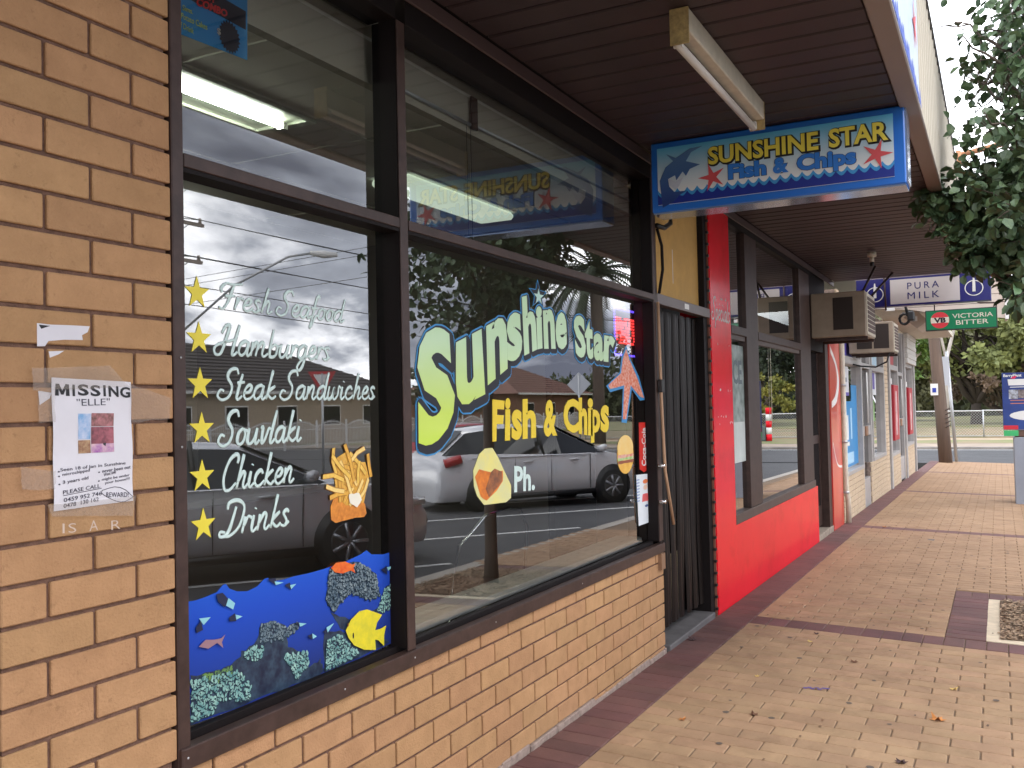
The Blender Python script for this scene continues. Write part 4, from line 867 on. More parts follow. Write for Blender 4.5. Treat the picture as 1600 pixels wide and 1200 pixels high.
# ================================================================== FAR STREET FURNITURE
pl_ = empty('power_pole', (29.8, 1.45, gz(29)), 'leaning brown timber power pole with a blue and white notice at the street corner', 'pole')
MB().tube([(29.8, 1.42, gz(29)-.1), (29.82, 1.50, 1.2), (29.85, 1.63, 3.4), (29.9, 1.86, 7.0)], [.185, .17, .155, .13], 14).build('pole', M_wood, pl_)
MB().box((29.60, 1.55, 1.62), (29.625, 1.75, 1.95)).build('notice', M_white, pl_); MB().box((29.585, 1.60, 1.7), (29.599, 1.70, 1.83)).build('blue_square', mat('sign_blue', (.02, .05, .35), .4), pl_)
for k in range(5): MB().tube([(29.64, 1.38, .7+k*.12), (29.6, 1.25, .76+k*.12)], .02, 5).build('grip_plate', mat('dark_wood', (.1, .08, .07), .9), pl_)  # short dark brown stubs on one side of the pole
sp_ = empty('sign_post', (31, 1.2, gz(31)), 'grey steel street sign post seen edge on beside the leaning timber pole', 'sign post')
MB().tube([(30.4, 1.16, gz(30)-.1), (30.4, 1.33, 2.9)], .045, 8).build('post', M_steel, sp_); MB().box((30.3, 1.27, 1.9), (30.33, 1.52, 2.75)).build('sign_back', mat('sign_back', (.5, .52, .56), .5), sp_)
bb = empty('notice_board', (17.3, -.4, .9), 'navy blue printed notice board standing on a grey cabinet at the right edge', 'notice board')
MB().box((17.28, -1.05, .98), (17.34, -.045, 1.905), .004).build('board', mat('board_navy', (.012, .03, .17), .4, c2=(.03, .08, .32), vscale=1.5), bb)
BP = PX(17.279)
film('white_panel', [(-.13, 1.80), (-.5, 1.80), (-.9, 1.78), (-.9, 1.69), (-.14, 1.70)], BP, 0, M_white, bb); film('white_panel', ell(-.5, 1.21, .36, .085, 20), BP, 0, M_white, bb)
text('lettering', 'BarryPlant', rect(-.07, 1.825, -.33, 1.885), BP, 0, M_white, bb, bold=.03)
film('red_diamond', [(-.17, 1.815), (-.22, 1.85), (-.27, 1.85), (-.23, 1.805)], BP, .001, mat('diamond_red', (.7, .02, .1), .5), bb)
film('photo_print', rect(-.14, 1.48, -.27, 1.63), BP, 0, mat('photo_pale', (.6, .65, .75), .5, c2=(.15, .13, .12), vscale=18), bb); film('photo_print', rect(-.275, 1.49, -.6, 1.63), BP, 0, mat('photo_dark', (.4, .33, .3), .5, c2=(.08, .06, .06), vscale=20), bb)
for z, m_ in ((1.665, M_white), (1.45, mat('print_orange', (.6, .2, .1), .5)), (1.40, mat('print_orange', (0,0,0)))): film('text_line', rect(-.16, z, -.6, z+.012), BP, 0, m_, bb)
film('red_footer', rect(-.05, .985, -.26, 1.05), BP, 0, mat('footer_red', (.6, .02, .04), .5), bb)
MB().box((17.27, -.26, .88), (17.33, -.05, .97)).build('green_footer', mat('footer_green', (.05, .45, .15), .5), bb)
kb = empty('utility_cabinet', (17.4, -.5, 0), 'grey steel utility cabinet with a brown top below the navy notice board', 'cabinet')
MB().box((17.3, -.95, -.3), (17.9, -.185, .86), .01).build('body', mat('cabinet_grey', (.30, .32, .37), .5, var=.08, vscale=3), kb); MB().box((17.3, -.95, .861), (17.8, -.2, .97), .02).build('brown_top', mat('brown_top', (.15, .08, .06), .7), kb)
# chain wire fence across the side street
fe = empty('wire_fence', (50, 0, gz(50)), 'galvanised chain wire fence with tubular rails along the park edge', 'fence')
zf = gz(50)-.02
wm = MB()
for y0 in range(-18, 16, 3):
    MB().tube([(50, y0+.7, zf-.1), (50, y0+.7, zf+1.3)], .032, 6).build('post', M_steel, fe)
for y0 in range(-18, 15, 3): MB().tube([(50, y0+.7, zf+1.25), (50, y0+3.7, zf+1.27)], .026, 6).build('top_rail', mat('rail_pale', (.7, .7, .7), .4), fe)
k = -17.5
while k < 15:
    for s_ in (1, -1): wm.tube([(50+.01*s_, k, zf+.05), (50+.01*s_, k+s_*1.2, zf+1.25)], .005, 3, cap=False)
    k += .13
o = wm.build('wire_mesh', M_steel, fe, fix=False); o['kind'] = 'stuff'
MB().tube([(50.05, -18, zf+.05), (50.05, 15, zf+.05)], .025, 6).build('bottom_rail', M_steel, fe)
MB().tube([(49.4, -.75, gz(49)), (49.9, -1.75, zf+2.15)], .035, 6).build('stay', mat('rail_pale', (0,0,0)), fe)

# ================================================================== OPPOSITE SIDE (seen in the glass)
def rotp(cx, cy, a):
    c, s_ = math.cos(a), math.sin(a); return lambda x, y: (cx+c*x-s_*y, cy+s_*x+c*y)
def car(name, cx, cy, ang, label, body, prof, L, W, wb, roof, seed=0):
    """prof: list of (x, shoulder z, roof z, half width, roof half width); x from the tail (0) to the nose (L)"""
    zg = gz(cx, -1.2)-.035; t = empty(name, (cx, cy, zg), label, 'car'); T = rotp(cx, cy, ang)
    def P(x, y, z): X, Y = T(x-L/2, y); return (X, Y, zg+z)
    vs = []; n = len(prof); fs = []; gl = {}
    for (x, zs, zr, w_, wr) in prof:
        ring = [(w_*.86, .20), (w_*.97, .30), (w_, .52), (w_*.985, zs-.06), (w_*.955, zs), (max(wr, .01), zr-.05 if zr > zs+.05 else zs+.005), (wr*.8, zr), (0, zr+.012)]
        vs += [P(x, y, z) for y, z in ring]+[P(x, -y, z) for y, z in ring[-2::-1]]
    m_ = 15; smooth = []
    skip = {}
    for i in range(n-1):
        for j in range(m_-1):
            a = i*m_+j; f = (a, a+1, a+m_+1, a+m_); up = prof[i][2] > prof[i][1]+.08 or prof[i+1][2] > prof[i+1][1]+.08
            if up and j in (4, 9) : gl.setdefault('side', []).append((i, j, f))
            else: fs.append(f)
    fs += [tuple(range(m_))[::-1], tuple((n-1)*m_+k for k in range(m_))]
    mb = MB(); mb.add(vs, fs, True); b_ = mb.build('body', body, t)
    for p_ in b_.data.polygons: p_.use_smooth = True
    mod = b_.modifiers.new('b', 'EDGE_SPLIT'); mod.split_angle = R(38)
    for sd_, j_ in (('side_window', 4), ('side_window', 9)):
        mg = MB(); mg.add(vs, [f for i, j, f in gl.get('side', []) if j == j_]); mg.build(sd_, M_carglass, t)
    # pillars and screens: windscreen and rear screen patches slightly proud
    iw = [i for i in range(n-1) if prof[i][2]-prof[i][1] > .3 and prof[i+1][2]-prof[i+1][1] < .15]; ir = [i for i in range(n-1) if prof[i][2]-prof[i][1] < .15 and prof[i+1][2]-prof[i+1][1] > .3]
    for i, nm in [(iw[0], 'windscreen')]+[(ir[0], 'rear_screen')]:
        A, B_ = prof[i], prof[i+1]; q_ = []
        for (f_, Q) in ((.06, 0), (.94, 0)):
            x = A[0]+(B_[0]-A[0])*f_; z = A[2]+(B_[2]-A[2])*f_+.02; wr = (A[4]+(B_[4]-A[4])*f_)*.92; q_.append((x, z, wr))
        MB().add([P(q_[0][0], q_[0][2], q_[0][1]), P(q_[0][0], -q_[0][2], q_[0][1]), P(q_[1][0], -q_[1][2], q_[1][1]), P(q_[1][0], q_[1][2], q_[1][1])], [(0, 1, 2, 3)]).build(nm, M_carglass, t)
    fx_ = (L-wb)/2+.02
    for x in (fx_, fx_+wb):
        for s_ in (1, -1):
            w_ = W/2
            MB().tube([P(x, s_*(w_-.22), .33), P(x, s_*(w_+.006), .33)], .375, 24).build('wheel_arch', M_black, t)
            wh = MB().tube([P(x, s_*(w_-.2), .31), P(x, s_*(w_-.01), .31), P(x, s_*(w_+.012), .31)], [.315, .315, .29], 24).build('wheel', mat('tyre', (.02, .02, .02), .8), t)
            rm = MB().tube([P(x, s_*(w_+.010), .31), P(x, s_*(w_+.018), .31)], [.215, .19], 20); rm.build('rim', mat('rim_dark', (.08, .08, .085), .4, metal=.5), wh)
            for k in range(7):
                a = k*2*math.pi/7; MB().tube([P(x, s_*(w_+.024), .31), P(x+.2*math.cos(a), s_*(w_+.024), .31+.2*math.sin(a))], .022, 5).build('spoke', mat('alloy', (.42, .42, .44), .35, metal=.8), wh)
    for s_ in (1, -1):
        w_ = W/2
        MB().add([P(L-.28, s_*(w_-.03), .62), P(L-.05, s_*(w_-.22), .60), P(L+.0, s_*(w_-.24), .70), P(L-.45, s_*(w_-.035), .76)], [(0, 1, 2, 3)]).build('headlight', mat('lamp_glass', (.6, .62, .65), .1, coat=1), t)
        MB().tube([P(L-.3, s_*(w_-.005), .69), P(L-.08, s_*(w_-.14), .66)], .045, 8).build('headlight_bowl', mat('lamp_glass', (0,0,0)), t)
        MB().tube([P(.12, s_*(w_-.10), .85), P(.40, s_*(w_-.012), .93)], .085, 8).build('tail_light', mat('tail_red', (.5, .01, .015), .15, coat=1), t)
        mx2 = prof[iw[0]+1][0]-.25; MB().tube([P(mx2, s_*(w_-.02), 1.0), P(mx2, s_*(w_+.16), 1.03)], .06, 8).build('mirror', body, t)
        for fx in (.44, .66): MB().tube([P(L*fx-.3, s_*(w_+.004), .83), P(L*fx-.12, s_*(w_+.004), .835)], .014, 6).build('door_handle', body, t)
        for fx in (.33, .5, .69): MB().box((0, 0, 0), (.001, .001, .001)) and MB().tube([P(L*fx, s_*(w_*1.001), .3), P(L*fx, s_*(w_*1.003), .6), P(L*fx+.02, s_*(w_*.975), .92)], .006, 4).build('door_gap', M_black, t)
        MB().tube([P(.6, s_*(w_*.99), .93), P(L-1.3, s_*(w_*.985), .92)], .012, 4).build('waist_trim', body, t)
        MB().tube([P(L*.28, s_*(w_-.015), .24), P(L*.72, s_*(w_-.015), .24)], .05, 6).build('side_skirt', M_black, t)
    for k_ in (.47,):
        for s_ in (1, -1): MB().tube([P(L*k_, s_*(W/2-.045), .93), P(L*k_-.02, s_*(W/2*.70), roof-.05)], .028, 5).build('pillar', M_black, t)
    MB().tube([P(L-.015, .55, .42), P(L+.02, 0, .42), P(L-.015, -.55, .42)], .09, 8).build('grille', M_black, t)
    MB().box((0, 0, 0), (.001, .001, .001))
    return t
Mws = mat('car_white', (.82, .82, .84), .22, coat=1); Msl = mat('car_silver', (.66, .67, .70), .28, metal=.15, coat=1)
hatch = [(0, .5, .5, .70, .62), (.05, .80, .82, .80, .66), (.14, .98, 1.02, .84, .64), (.62, 1.0, 1.40, .87, .56), (1.2, .98, 1.465, .885, .60), (1.9, .95, 1.475, .89, .61), (2.4, .93, 1.43, .89, .60), (3.45, .92, .96, .88, .62), (3.9, .84, .85, .86, .60), (4.22, .70, .72, .78, .55), (4.32, .48, .5, .68, .5)]
sedan = [(0, .5, .5, .74, .62), (.06, .88, .90, .82, .66), (.25, .98, 1.0, .87, .64), (.85, .99, 1.02, .89, .62), (1.45, .95, 1.33, .90, .56), (2.1, .93, 1.385, .905, .60), (2.7, .92, 1.355, .905, .60), (3.6, .92, .96, .90, .62), (4.2, .85, .86, .87, .60), (4.62, .72, .73, .79, .55), (4.74, .48, .5, .70, .5)]
car('hatchback', 15.66, -3.95, R(34), 'white hatchback parked at an angle to the kerb, mirrored in the right window', Mws, hatch, 4.32, 1.78, 2.6, 1.475)
car('sedan', 7.35, -3.75, R(34), 'silver sedan parked at an angle to the kerb, mirrored in the left window', Msl, sedan, 4.74, 1.81, 2.75, 1.455)
car('sedan', 3.25, -3.55, R(34), 'dark grey sedan nose in to the kerb opposite the brick pier', mat('car_grey', (.16, .17, .18), .25, metal=.5, coat=1), sedan, 4.74, 1.81, 2.75, 1.455)
rc = car('hatchback', 21.2, -8.1, R(24), 'red hatchback parked on the road behind the white one', mat('car_red', (.45, .01, .02), .25, coat=1), hatch, 4.32, 1.78, 2.6, 1.475)

# white steel picket fence in front of the houses
pf = empty('picket_fence', (28, -29, 0), 'white steel picket fence with arched panels in front of the houses opposite', 'fence')
Mpf = mat('fence_white', (.68, .68, .68), .4); x = 4.0
while x < 75:
    zz = gz(x, -2)-.02; MB().box((x-.04, -29.04, zz), (x+.04, -28.96, zz+1.55)).build('post', Mpf, pf)
    mb = MB(); n = 20
    for k in range(1, n):
        X = x+2.6*k/n; h = 1.22+.32*math.sin(math.pi*k/n); mb.tube([(X, -29, zz+.08), (X, -29, zz+h)], .017, 4)
    mb.tube([(x, -29, zz+.2), (x+2.6, -29, zz+.2)], .02, 4).tube([(x, -29, zz+1.05), (x+2.6, -29, zz+1.05)], .02, 4).tube([(x+2.6*k/8, -29, zz+1.16+.3*math.sin(math.pi*k/8)) for k in range(9)], .02, 4)
    o = mb.build('panel', Mpf, pf, fix=False); o['kind'] = 'stuff'; x += 2.6
def house(x0, x1, y0, y1, eave, ridge, label, wallm, roofm, z0):
    t = empty('house', ((x0+x1)/2, (y0+y1)/2, z0), label, 'house'); MB().box((x0, y0, z0-.3), (x1, y1, z0+eave)).build('wall', wallm, t)
    o_ = .6; cx = min((y0-y1)/2, (y1-y0)/2); w_ = abs(y1-y0)/2; ym = (y0+y1)/2; zr = z0+ridge; ze = z0+eave-.05
    vs = [(x0-o_, y0-o_, ze), (x1+o_, y0-o_, ze), (x1+o_, y1+o_, ze), (x0-o_, y1+o_, ze), (x0+w_, ym, zr), (x1-w_, ym, zr)]
    MB().add(vs, [(0, 1, 5, 4), (1, 2, 5), (2, 3, 4, 5), (3, 0, 4), (3, 2, 1, 0)]).build('roof', roofm, t)
    tl_ = MB(); n = 14
    for k in range(n):                                  # tile courses on the street slope
        f = k/n; y = y1+o_+(ym-y1-o_)*f; z = ze+(zr-ze)*f; xa = x0-o_+(w_+o_)*f; xb = x1+o_-(w_+o_)*f; tl_.box((xa+.05, y-.03, z+.0), (xb-.05, y+.05, z+.05))
    o = tl_.build('tile_courses', roofm, t, fix=False); o['kind'] = 'stuff'
    MB().box((x0-o_-.05, y1+o_, ze-.1), (x1+o_+.05, y1+o_+.1, ze+.06)).build('gutter', mat('gutter_white', (.65, .65, .62), .5), t)
    k = x0+1.5
    while k < x1-2.5:
        wn = MB().box((k, y1-.05, z0+.9), (k+1.8, y1+.05, z0+2.2)).build('window', M_white, t); MB().box((k+.08, y1+.051, z0+.98), (k+1.72, y1+.06, z0+2.12)).build('pane', M_carglass, wn); k += 4.2
    MB().box((x1-1.6, y1-.02, z0), (x1-.7, y1+.05, z0+2.1)).build('door', M_wood, t)
    MB().box((x0+w_+.5, ym-.4, zr-.6), (x0+w_+1.3, ym+.4, zr+.7)).build('chimney', wallm, t); return t
Mrb2 = mat('red_house_brick', (.24, .12, .08), .9, var=.2); Mtan = mat('tan_house_brick', (.42, .34, .25), .9, var=.15)
Mtd = mat('dark_tiles', (.07, .06, .06), .8, var=.2, vscale=3); Mtt = mat('terracotta_tiles', (.20, .10, .075), .85, var=.25, vscale=2)
house(33, 56, -47, -34, 3.0, 6.2, 'tan brick house with a dark tiled hip roof behind the picket fence', Mtan, Mtd, gz(30)+.1)
house(68, 83, -43, -31, 3.0, 6.0, 'brick house with a terracotta tiled hip roof and white gutter', Mrb2, Mtt, gz(31)+.1)
# palm
pm = empty('palm_tree', (34, -14.5, 0), 'date palm with a thick trunk and drooping fronds on the far side of the road', 'palm tree')
PC = Vector((44, -14.0, 8.3)); MB().tube([(PC.x, PC.y, gz(30)-.2), (PC.x, PC.y, 4), (PC.x, PC.y, 7.9)], [.34, .27, .33], 12).build('trunk', MBK, pm)
g = random.Random(9)
for k in range(46):
    az = g.uniform(0, 6.28); el = g.uniform(-.3, 1.3); L = g.uniform(3.8, 5.4); pts = []; p = PC.copy(); v = Vector((math.cos(az)*math.cos(el), math.sin(az)*math.cos(el), math.sin(el)))
    mb = MB()
    for j in range(11): pts.append(p.copy()); p = p+v*L/10; v = (v+Vector((0, 0, -.17))).normalized()
    mb.tube(pts, [.05-.004*j for j in range(11)], 4)
    for j in range(1, 11):
        for q in range(3):
            f = (j-1)+q/3; a = pts[int(f)].lerp(pts[min(10, int(f)+1)], f-int(f)); d = (pts[j]-pts[j-1]).normalized(); sd_ = d.cross(Vector((0, 0, 1))).normalized()
            for s_ in (1, -1):
                l = .62*(1-.5*f/10); e_ = a+sd_*s_*l*.8+d*l*.5+Vector((0, 0, -.18)); mb.add([tuple(a), tuple(a+d*.13), tuple(e_)], [(0, 1, 2)])
    mb.build('frond', MG3, pm, fix=False)
# opposite trees
bush_tree('garden_tree', (61, -33, 0), 'olive green tree near the terracotta roofed house', 'tree', 2, .25, (4, 3.5, 2.6), (0, 0, 3.6), 5000, .35, MG2, 22, clumps=50)
bush_tree('garden_tree', (82, -14.5, zP), 'large dark conifer like tree mirrored in the red shop window', 'tree', 3, .4, (5.5, 4.5, 5.2), (0, 0, 7.2), 12000, .45, MG3, 23, clumps=110)
bush_tree('garden_tree', (74, -13.5, zP), 'yellowing shrub below the dark tree mirrored in the red shop window', 'shrub', .6, .15, (4, 3.6, 1.6), (0, 0, 2.4), 5000, .3, MG4, 24, clumps=50)
bush_tree('garden_tree', (84, -19.5, zP), 'green tree at the right of the dark one across the side street', 'tree', 2, .3, (4, 3, 3), (0, 0, 4), 5000, .4, MG1, 25, clumps=50)
bush_tree('garden_tree', (96, -24, zP), 'tall tree behind the terracotta roofed house', 'tree', 3, .3, (6, 6, 4), (0, 0, 6), 6000, .5, MG2, 26, clumps=50)
bo = empty('bollard', (46, -6.1, gz(46)), 'red and white banded bollard on the grass island', 'bollard')
for k in range(5): MB().tube([(46, -6.1, gz(46)+k*.32), (46, -6.1, gz(46)+k*.32+.319)], .14, 12).build('band', (M_red, M_white)[k % 2], bo)
MB().box((45.8, -6.6, gz(46)), (46.4, -6.25, gz(46)+.7), .03).build('litter_sign', mat('dull_green', (.12, .15, .14), .7), bo)
# give way sign, lamp and power poles on the road
gw = empty('give_way_sign', (22.5, -14.2, 0), 'red and white triangular give way sign on a grey post', 'road sign')
ga = math.atan2(-14.2-3.9, 22.5); zt = 2.35
def gpl(a, b, d): return (22.5+a*math.sin(ga)-d*math.cos(ga), -14.2-a*math.cos(ga)-d*math.sin(ga), b)
MB().prism([(-.42, zt+.4), (.42, zt+.4), (0, zt-.32)], gpl, 0, .01).build('sign_plate', mat('sign_red', (.5, .02, .03), .4), gw)
MB().prism([(-.26, zt+.31), (.26, zt+.31), (0, zt-.14)], gpl, .011, .014).build('sign_face', M_white, gw); MB().tube([(22.5, -14.2, gz(22)-.2), (22.5, -14.2, zt+.35)], .035, 8).build('post', M_steel, gw)
gs = empty('road_sign', (27, -8, 0), 'back of a diamond shaped road sign on a post by the junction', 'road sign')
def gp2(a, b, d): return (28.4+d, -8.35+a, b)
MB().prism([(-.42, 2.25), (0, 1.85), (.42, 2.25), (0, 2.65)], gp2, 0, .02).build('sign_plate', mat('sign_back', (0,0,0)), gs); MB().tube([(28.4, -8.35, -.5), (28.4, -8.35, 2.6)], .035, 8).build('post', M_steel, gs); MB().tube([(28.4, -8.35, -.4), (28.4, -8.35, .25)], .11, 10).build('post_sleeve', M_red, gs)
pp = empty('power_pole', (22.6, -21.6, 0), 'timber power pole with crossarms across the road', 'pole'); PX0, PY0 = 24.3, -22.6
MB().tube([(PX0, PY0, gz(22)-.4), (PX0, PY0, 11)], [.17, .12], 10).build('pole', M_wood, pp)
Mi = mat('insulator', (.5, .42, .36), .4)
for z, hl in ((9.9, 1.5), (8.6, 1.6), (7.2, 1.5)):
    MB().box((PX0-hl, PY0+.12, z-.06), (PX0+hl, PY0+.24, z+.06)).build('crossarm', mat('arm_pale', (.42, .35, .30), .8), pp)
    for k in (-.9, -.35, .35, .9): MB().tube([(PX0+hl*k, PY0+.18, z+.06), (PX0+hl*k, PY0+.18, z+.26)], [.07, .05], 8).build('insulator', Mi, pp)
    MB().tube([(PX0+hl*.6, PY0+.18, z), (PX0, PY0+.15, z-.7)], .02, 5).build('brace', M_steel, pp)
ll = empty('street_light', (22.3, -22.4, 7), 'street light on a long outreach arm from the far power pole', 'street light')
MB().tube(spline([(0, 0), (1, 0)], 1) and [(24.3, -22.4, 4.2), (25.6, -20.6, 6.2), (27.0, -19.3, 7.3), (27.8, -18.8, 7.5)], .045, 7).build('arm', M_steel, ll); MB().tube([(27.7, -18.85, 7.5), (28.1, -18.5, 7.45), (28.5, -18.2, 7.47)], [.08, .15, .08], 10).build('lantern', M_white, ll)
wi = MB()
for z, offs in ((10.0, (-1.3, .5, 1.3)), (8.8, (-1.4, -.5, .6, 1.4)), (7.4, (-1.3, .5, 1.3)), (6.3, (0,)), (5.6, (0,))):
    for a in offs:
        for (ex, ey, ez) in ((70+a, -11, z+.3), (-30+a, -34, z+.3)):
            P0 = Vector((PX0+a, PY0+.18, z)); P1 = Vector((ex, ey, ez)); wi.tube([P0.lerp(P1, k/10)-Vector((0, 0, 1.1*math.sin(math.pi*k/10))) for k in range(11)], .016, 4, cap=False)
o = tag(wi.build('overhead_wires', M_black, fix=False), 'bundle of black overhead power wires strung between poles across the road', 'wires')
w2 = MB()
for z, y in ((7.9, 8), (7.6, 8), (6.7, 9)): w2.tube([(28, y, z), (30, -10, z+.4), (32, -30, z)], .012, 4)
tag(w2.build('overhead_wires', M_black, fix=False), 'thin overhead wires crossing the pale sky beyond the awning', 'wires')

# fallen leaves and litter on the paving
ml_ = [mat('dead_leaf_brown', (.14, .06, .03), .8), mat('dead_leaf_orange', (.55, .22, .06), .7), mat('dead_leaf_dark', (.06, .03, .03), .8), mat('dead_leaf_yellow', (.65, .45, .15), .7)]
g = random.Random(4)
spots = [(5.041, 0.316, 1, 0.085, 'large pale orange dead leaf lying on the paving, the biggest near the bottom right'), (4.678, 1.121, 0, 0.055, 'curled dark brown dead leaf below the middle of the paving'), (5.981, 1.818, 2, 0.07, 'dark leaf cluster on the maroon border near the doorway step'), (5.937, 0.816, 0, 0.05, 'small rust leaf right of the purple smear'), (5.623, 0.268, 3, 0.05, 'round ochre leaf on the paving right of centre'), (6.313, 1.136, 3, 0.04, 'tiny yellow star shaped leaf just below the maroon band'), (6.549, 1.135, 2, 0.04, 'small black leaf touching the maroon band'), (4.354, 0.421, 2, 0.06, 'dark crumpled leaf at the bottom edge of the paving'), (4.432, 1.408, 1, 0.045, 'orange leaf near the maroon border at the bottom left of the path'), (12.897, 1.355, 1, 0.06, 'reddish leaf lying on the second maroon band'), (5.34, 1.256, 3, 0.03, 'tiny yellow leaf on the tan paving near the doorway')]
for (X, Y, mi, s_, lab) in spots:
    Z = gz(X, Y)+.003; mb = MB(); n = 10; ph = g.uniform(0, 6)
    c = [(X, Y, Z+.004)]+[(X+s_*(.5 if k % 2 else .28+.1*g.random())*math.cos(ph+6.283*k/n), Y+s_*(.5 if k % 2 else .28)*math.sin(ph+6.283*k/n), Z+g.uniform(.0, .35)*s_*(k % 2)) for k in range(n)]
    mb.add(c, [(0, 1+k, 1+(k+1) % n) for k in range(n)]); o = mb.build('fallen_leaf', ml_[mi], fix=False); tag(o, lab, 'fallen leaf', 'fallen leaves on the paving')
vs = []; fs = []
for k in range(170):
    X = g.uniform(3.3, 16); Y = g.uniform(-.9, 1.85); z = gz(X, Y)+.002; s_ = g.uniform(.004, .016); a = g.uniform(0, 6.28); i = len(vs)
    for t_ in (0, 1.9, 3.3, 4.8): vs.append((X+s_*math.cos(a+t_), Y+s_*.6*math.sin(a+t_), z+g.uniform(0, .004)))
    fs.append((i, i+1, i+2, i+3))
tag(MB().add(vs, fs).build('leaf_crumbs', mat('crumb', (.28, .15, .08), .8, c2=(.06, .04, .03), vscale=3), fix=False), kind='stuff')
gs_ = MB()
for k in range(150):
    X = g.uniform(3.3, 15); Y = g.uniform(-.9, 1.6); r = g.uniform(.008, .02); gs_.add([(X+r*math.cos(j*.9)*g.uniform(.8, 1.1), Y+r*math.sin(j*.9)*g.uniform(.8, 1.1), gz(X, Y)+.0024) for j in range(7)], [tuple(range(7))])
tag(gs_.build('gum_spots', mat('old_gum', (.12, .09, .07), .9), fix=False), kind='stuff')
sm_ = MB()
for k in range(7): X, Y = 5.28+g.uniform(-.03, .03), .98-k*.018; z = gz(X, Y)+.0015; sm_.add([(X-.014, Y-.01, z), (X+.014, Y-.012, z), (X+.012, Y+.01, z), (X-.01, Y+.012, z)], [(0, 1, 2, 3)])
tag(sm_.build('paint_smear', mat('violet_paint', (.12, .08, .25), .7), fix=False), 'small violet paint smear on the tan paving beyond the shop corner', 'paint mark')
mh = MB().box((11.9, .72, gz(12, .7)-.01), (12.02, 1.0, gz(12, .7)+.003)).build('service_cover', mat('cover_iron', (.09, .07, .06), .6)); tag(mh, 'small dark iron service cover set in the paving near the second maroon band', 'cover')

# ================================================================== PRINT ON THE SHOP GLASS
Mlt = mat('letter_white', (.60, .74, .70), .5); Mst_ = mat('star_yellow', (.80, .66, .05), .5)
LLp = panes['LL']; LRp = panes['LR']
rows = [('Fresh Seafood', (1.955,1.801), (2.549,1.811), (1.964,1.876), (305.5, 455)), ('Hamburgers', (1.953,1.671), (2.473,1.678), (1.961,1.756), 0),
        ('Steak Sandwiches', (1.953,1.544), (2.719,1.548), (1.959,1.629), 0), ('Souvlaki', (1.953,1.414), (2.326,1.411), (1.957,1.508), 0),
        ('Chicken', (1.953,1.289), (2.288,1.284), (1.954,1.383), 0), ('Drinks', (1.958,1.160), (2.262,1.162), (1.959,1.255), 0)]
for s_, a, b, c, _ in rows:
    script('script_lettering', s_, a[0]+.008, a[1], b[0]-.012, (c[1]-a[1])*.98, GL, .0012, Mlt, LLp, wd=.066)
for (a, b) in ((1.881,1.838), (1.886,1.713), (1.888,1.588), (1.892,1.466), (1.891,1.336), (1.893,1.203)):
    o = film('star_decal', star(a+.004, b-.002, .047, .40), GL, .0012, Mst_, LLp)
# underwater picture along the bottom of the left pane
def pmat(name, c1, c2, c3, sc1, sc2=None, thr=(.35, .6)):
    m = bpy.data.materials.new(name); m.use_nodes = True; t = m.node_tree; b = t.nodes['Principled BSDF']; b.inputs['Roughness'].default_value = .45
    g = t.nodes.new('ShaderNodeNewGeometry'); v = t.nodes.new('ShaderNodeTexVoronoi'); v.inputs['Scale'].default_value = sc1; n = t.nodes.new('ShaderNodeTexNoise'); n.inputs['Scale'].default_value = sc1*.28; n.inputs['Detail'].default_value = 5
    t.links.new(g.outputs['Position'], v.inputs['Vector']); t.links.new(g.outputs['Position'], n.inputs['Vector'])
    r1 = t.nodes.new('ShaderNodeValToRGB'); r1.color_ramp.elements[0].color = (*c1, 1); r1.color_ramp.elements[1].color = (*c2, 1); r1.color_ramp.elements[0].position = .05; r1.color_ramp.elements[1].position = .75
    t.links.new(v.outputs['Distance'], r1.inputs[0]); r2 = t.nodes.new('ShaderNodeValToRGB'); r2.color_ramp.elements[0].position = thr[0]; r2.color_ramp.elements[1].position = thr[1]; t.links.new(n.outputs['Fac'], r2.inputs[0])
    mx = t.nodes.new('ShaderNodeMixRGB'); t.links.new(r2.outputs[0], mx.inputs[0]); mx.inputs[1].default_value = (*c3, 1); t.links.new(r1.outputs[0], mx.inputs[2]); t.links.new(mx.outputs[0], b.inputs['Base Color']); return m
sea = [(1.838,1.004), (1.865,1.002), (1.905,1.005), (1.943,1.010), (1.967,1.026), (1.977,1.027), (1.991,1.011), (2.021,0.998), (2.062,0.991), (2.104,0.998), (2.132,1.014), (2.148,1.015), (2.164,1.002), (2.209,0.998), (2.267,1.000), (2.328,0.998), (2.406,0.999), (2.523,1.006), (2.604,1.017), (2.637,1.026), (2.666,1.008), (2.734,0.998), (2.793,0.999), (2.783,0.679), (2.583,0.669), (2.382,0.666), (2.202,0.667), (2.040,0.669), (1.840,0.675)]
mur = film('sea_picture', sea, GL, .0012, grad('sea_blue', (.002, .02, .18), (.006, .12, .66), .72, 1.15, rough=.8, coat=0, mid=(.5, (.002, .055, .46))), LLp)
mur['label'] = 'blue underwater reef picture with a scalloped top edge along the bottom of the left pane'
g = random.Random(12)
def rough_poly(p, amp, g, n=4):
    o = []
    for i in range(len(p)):
        a, b = p[i], p[(i+1) % len(p)]
        for k in range(n): t = k/n; o.append((a[0]+(b[0]-a[0])*t+g.uniform(-amp, amp), a[1]+(b[1]-a[1])*t+g.uniform(-amp, amp)))
    return o
Mc_d = pmat('coral_dark', (.015, .03, .06), (.03, .06, .10), (.004, .010, .035), 90); Mc_l = pmat('coral_light', (.50, .66, .58), (.05, .14, .15), (.03, .07, .08), 85, thr=(.34, .5)); Mc_g = pmat('coral_grey', (.30, .36, .36), (.03, .05, .09), (.01, .02, .06), 75, thr=(.36, .52)); Mc_y = pmat('coral_green', (.14, .28, .06), (.04, .10, .07), (.02, .05, .05), 80)
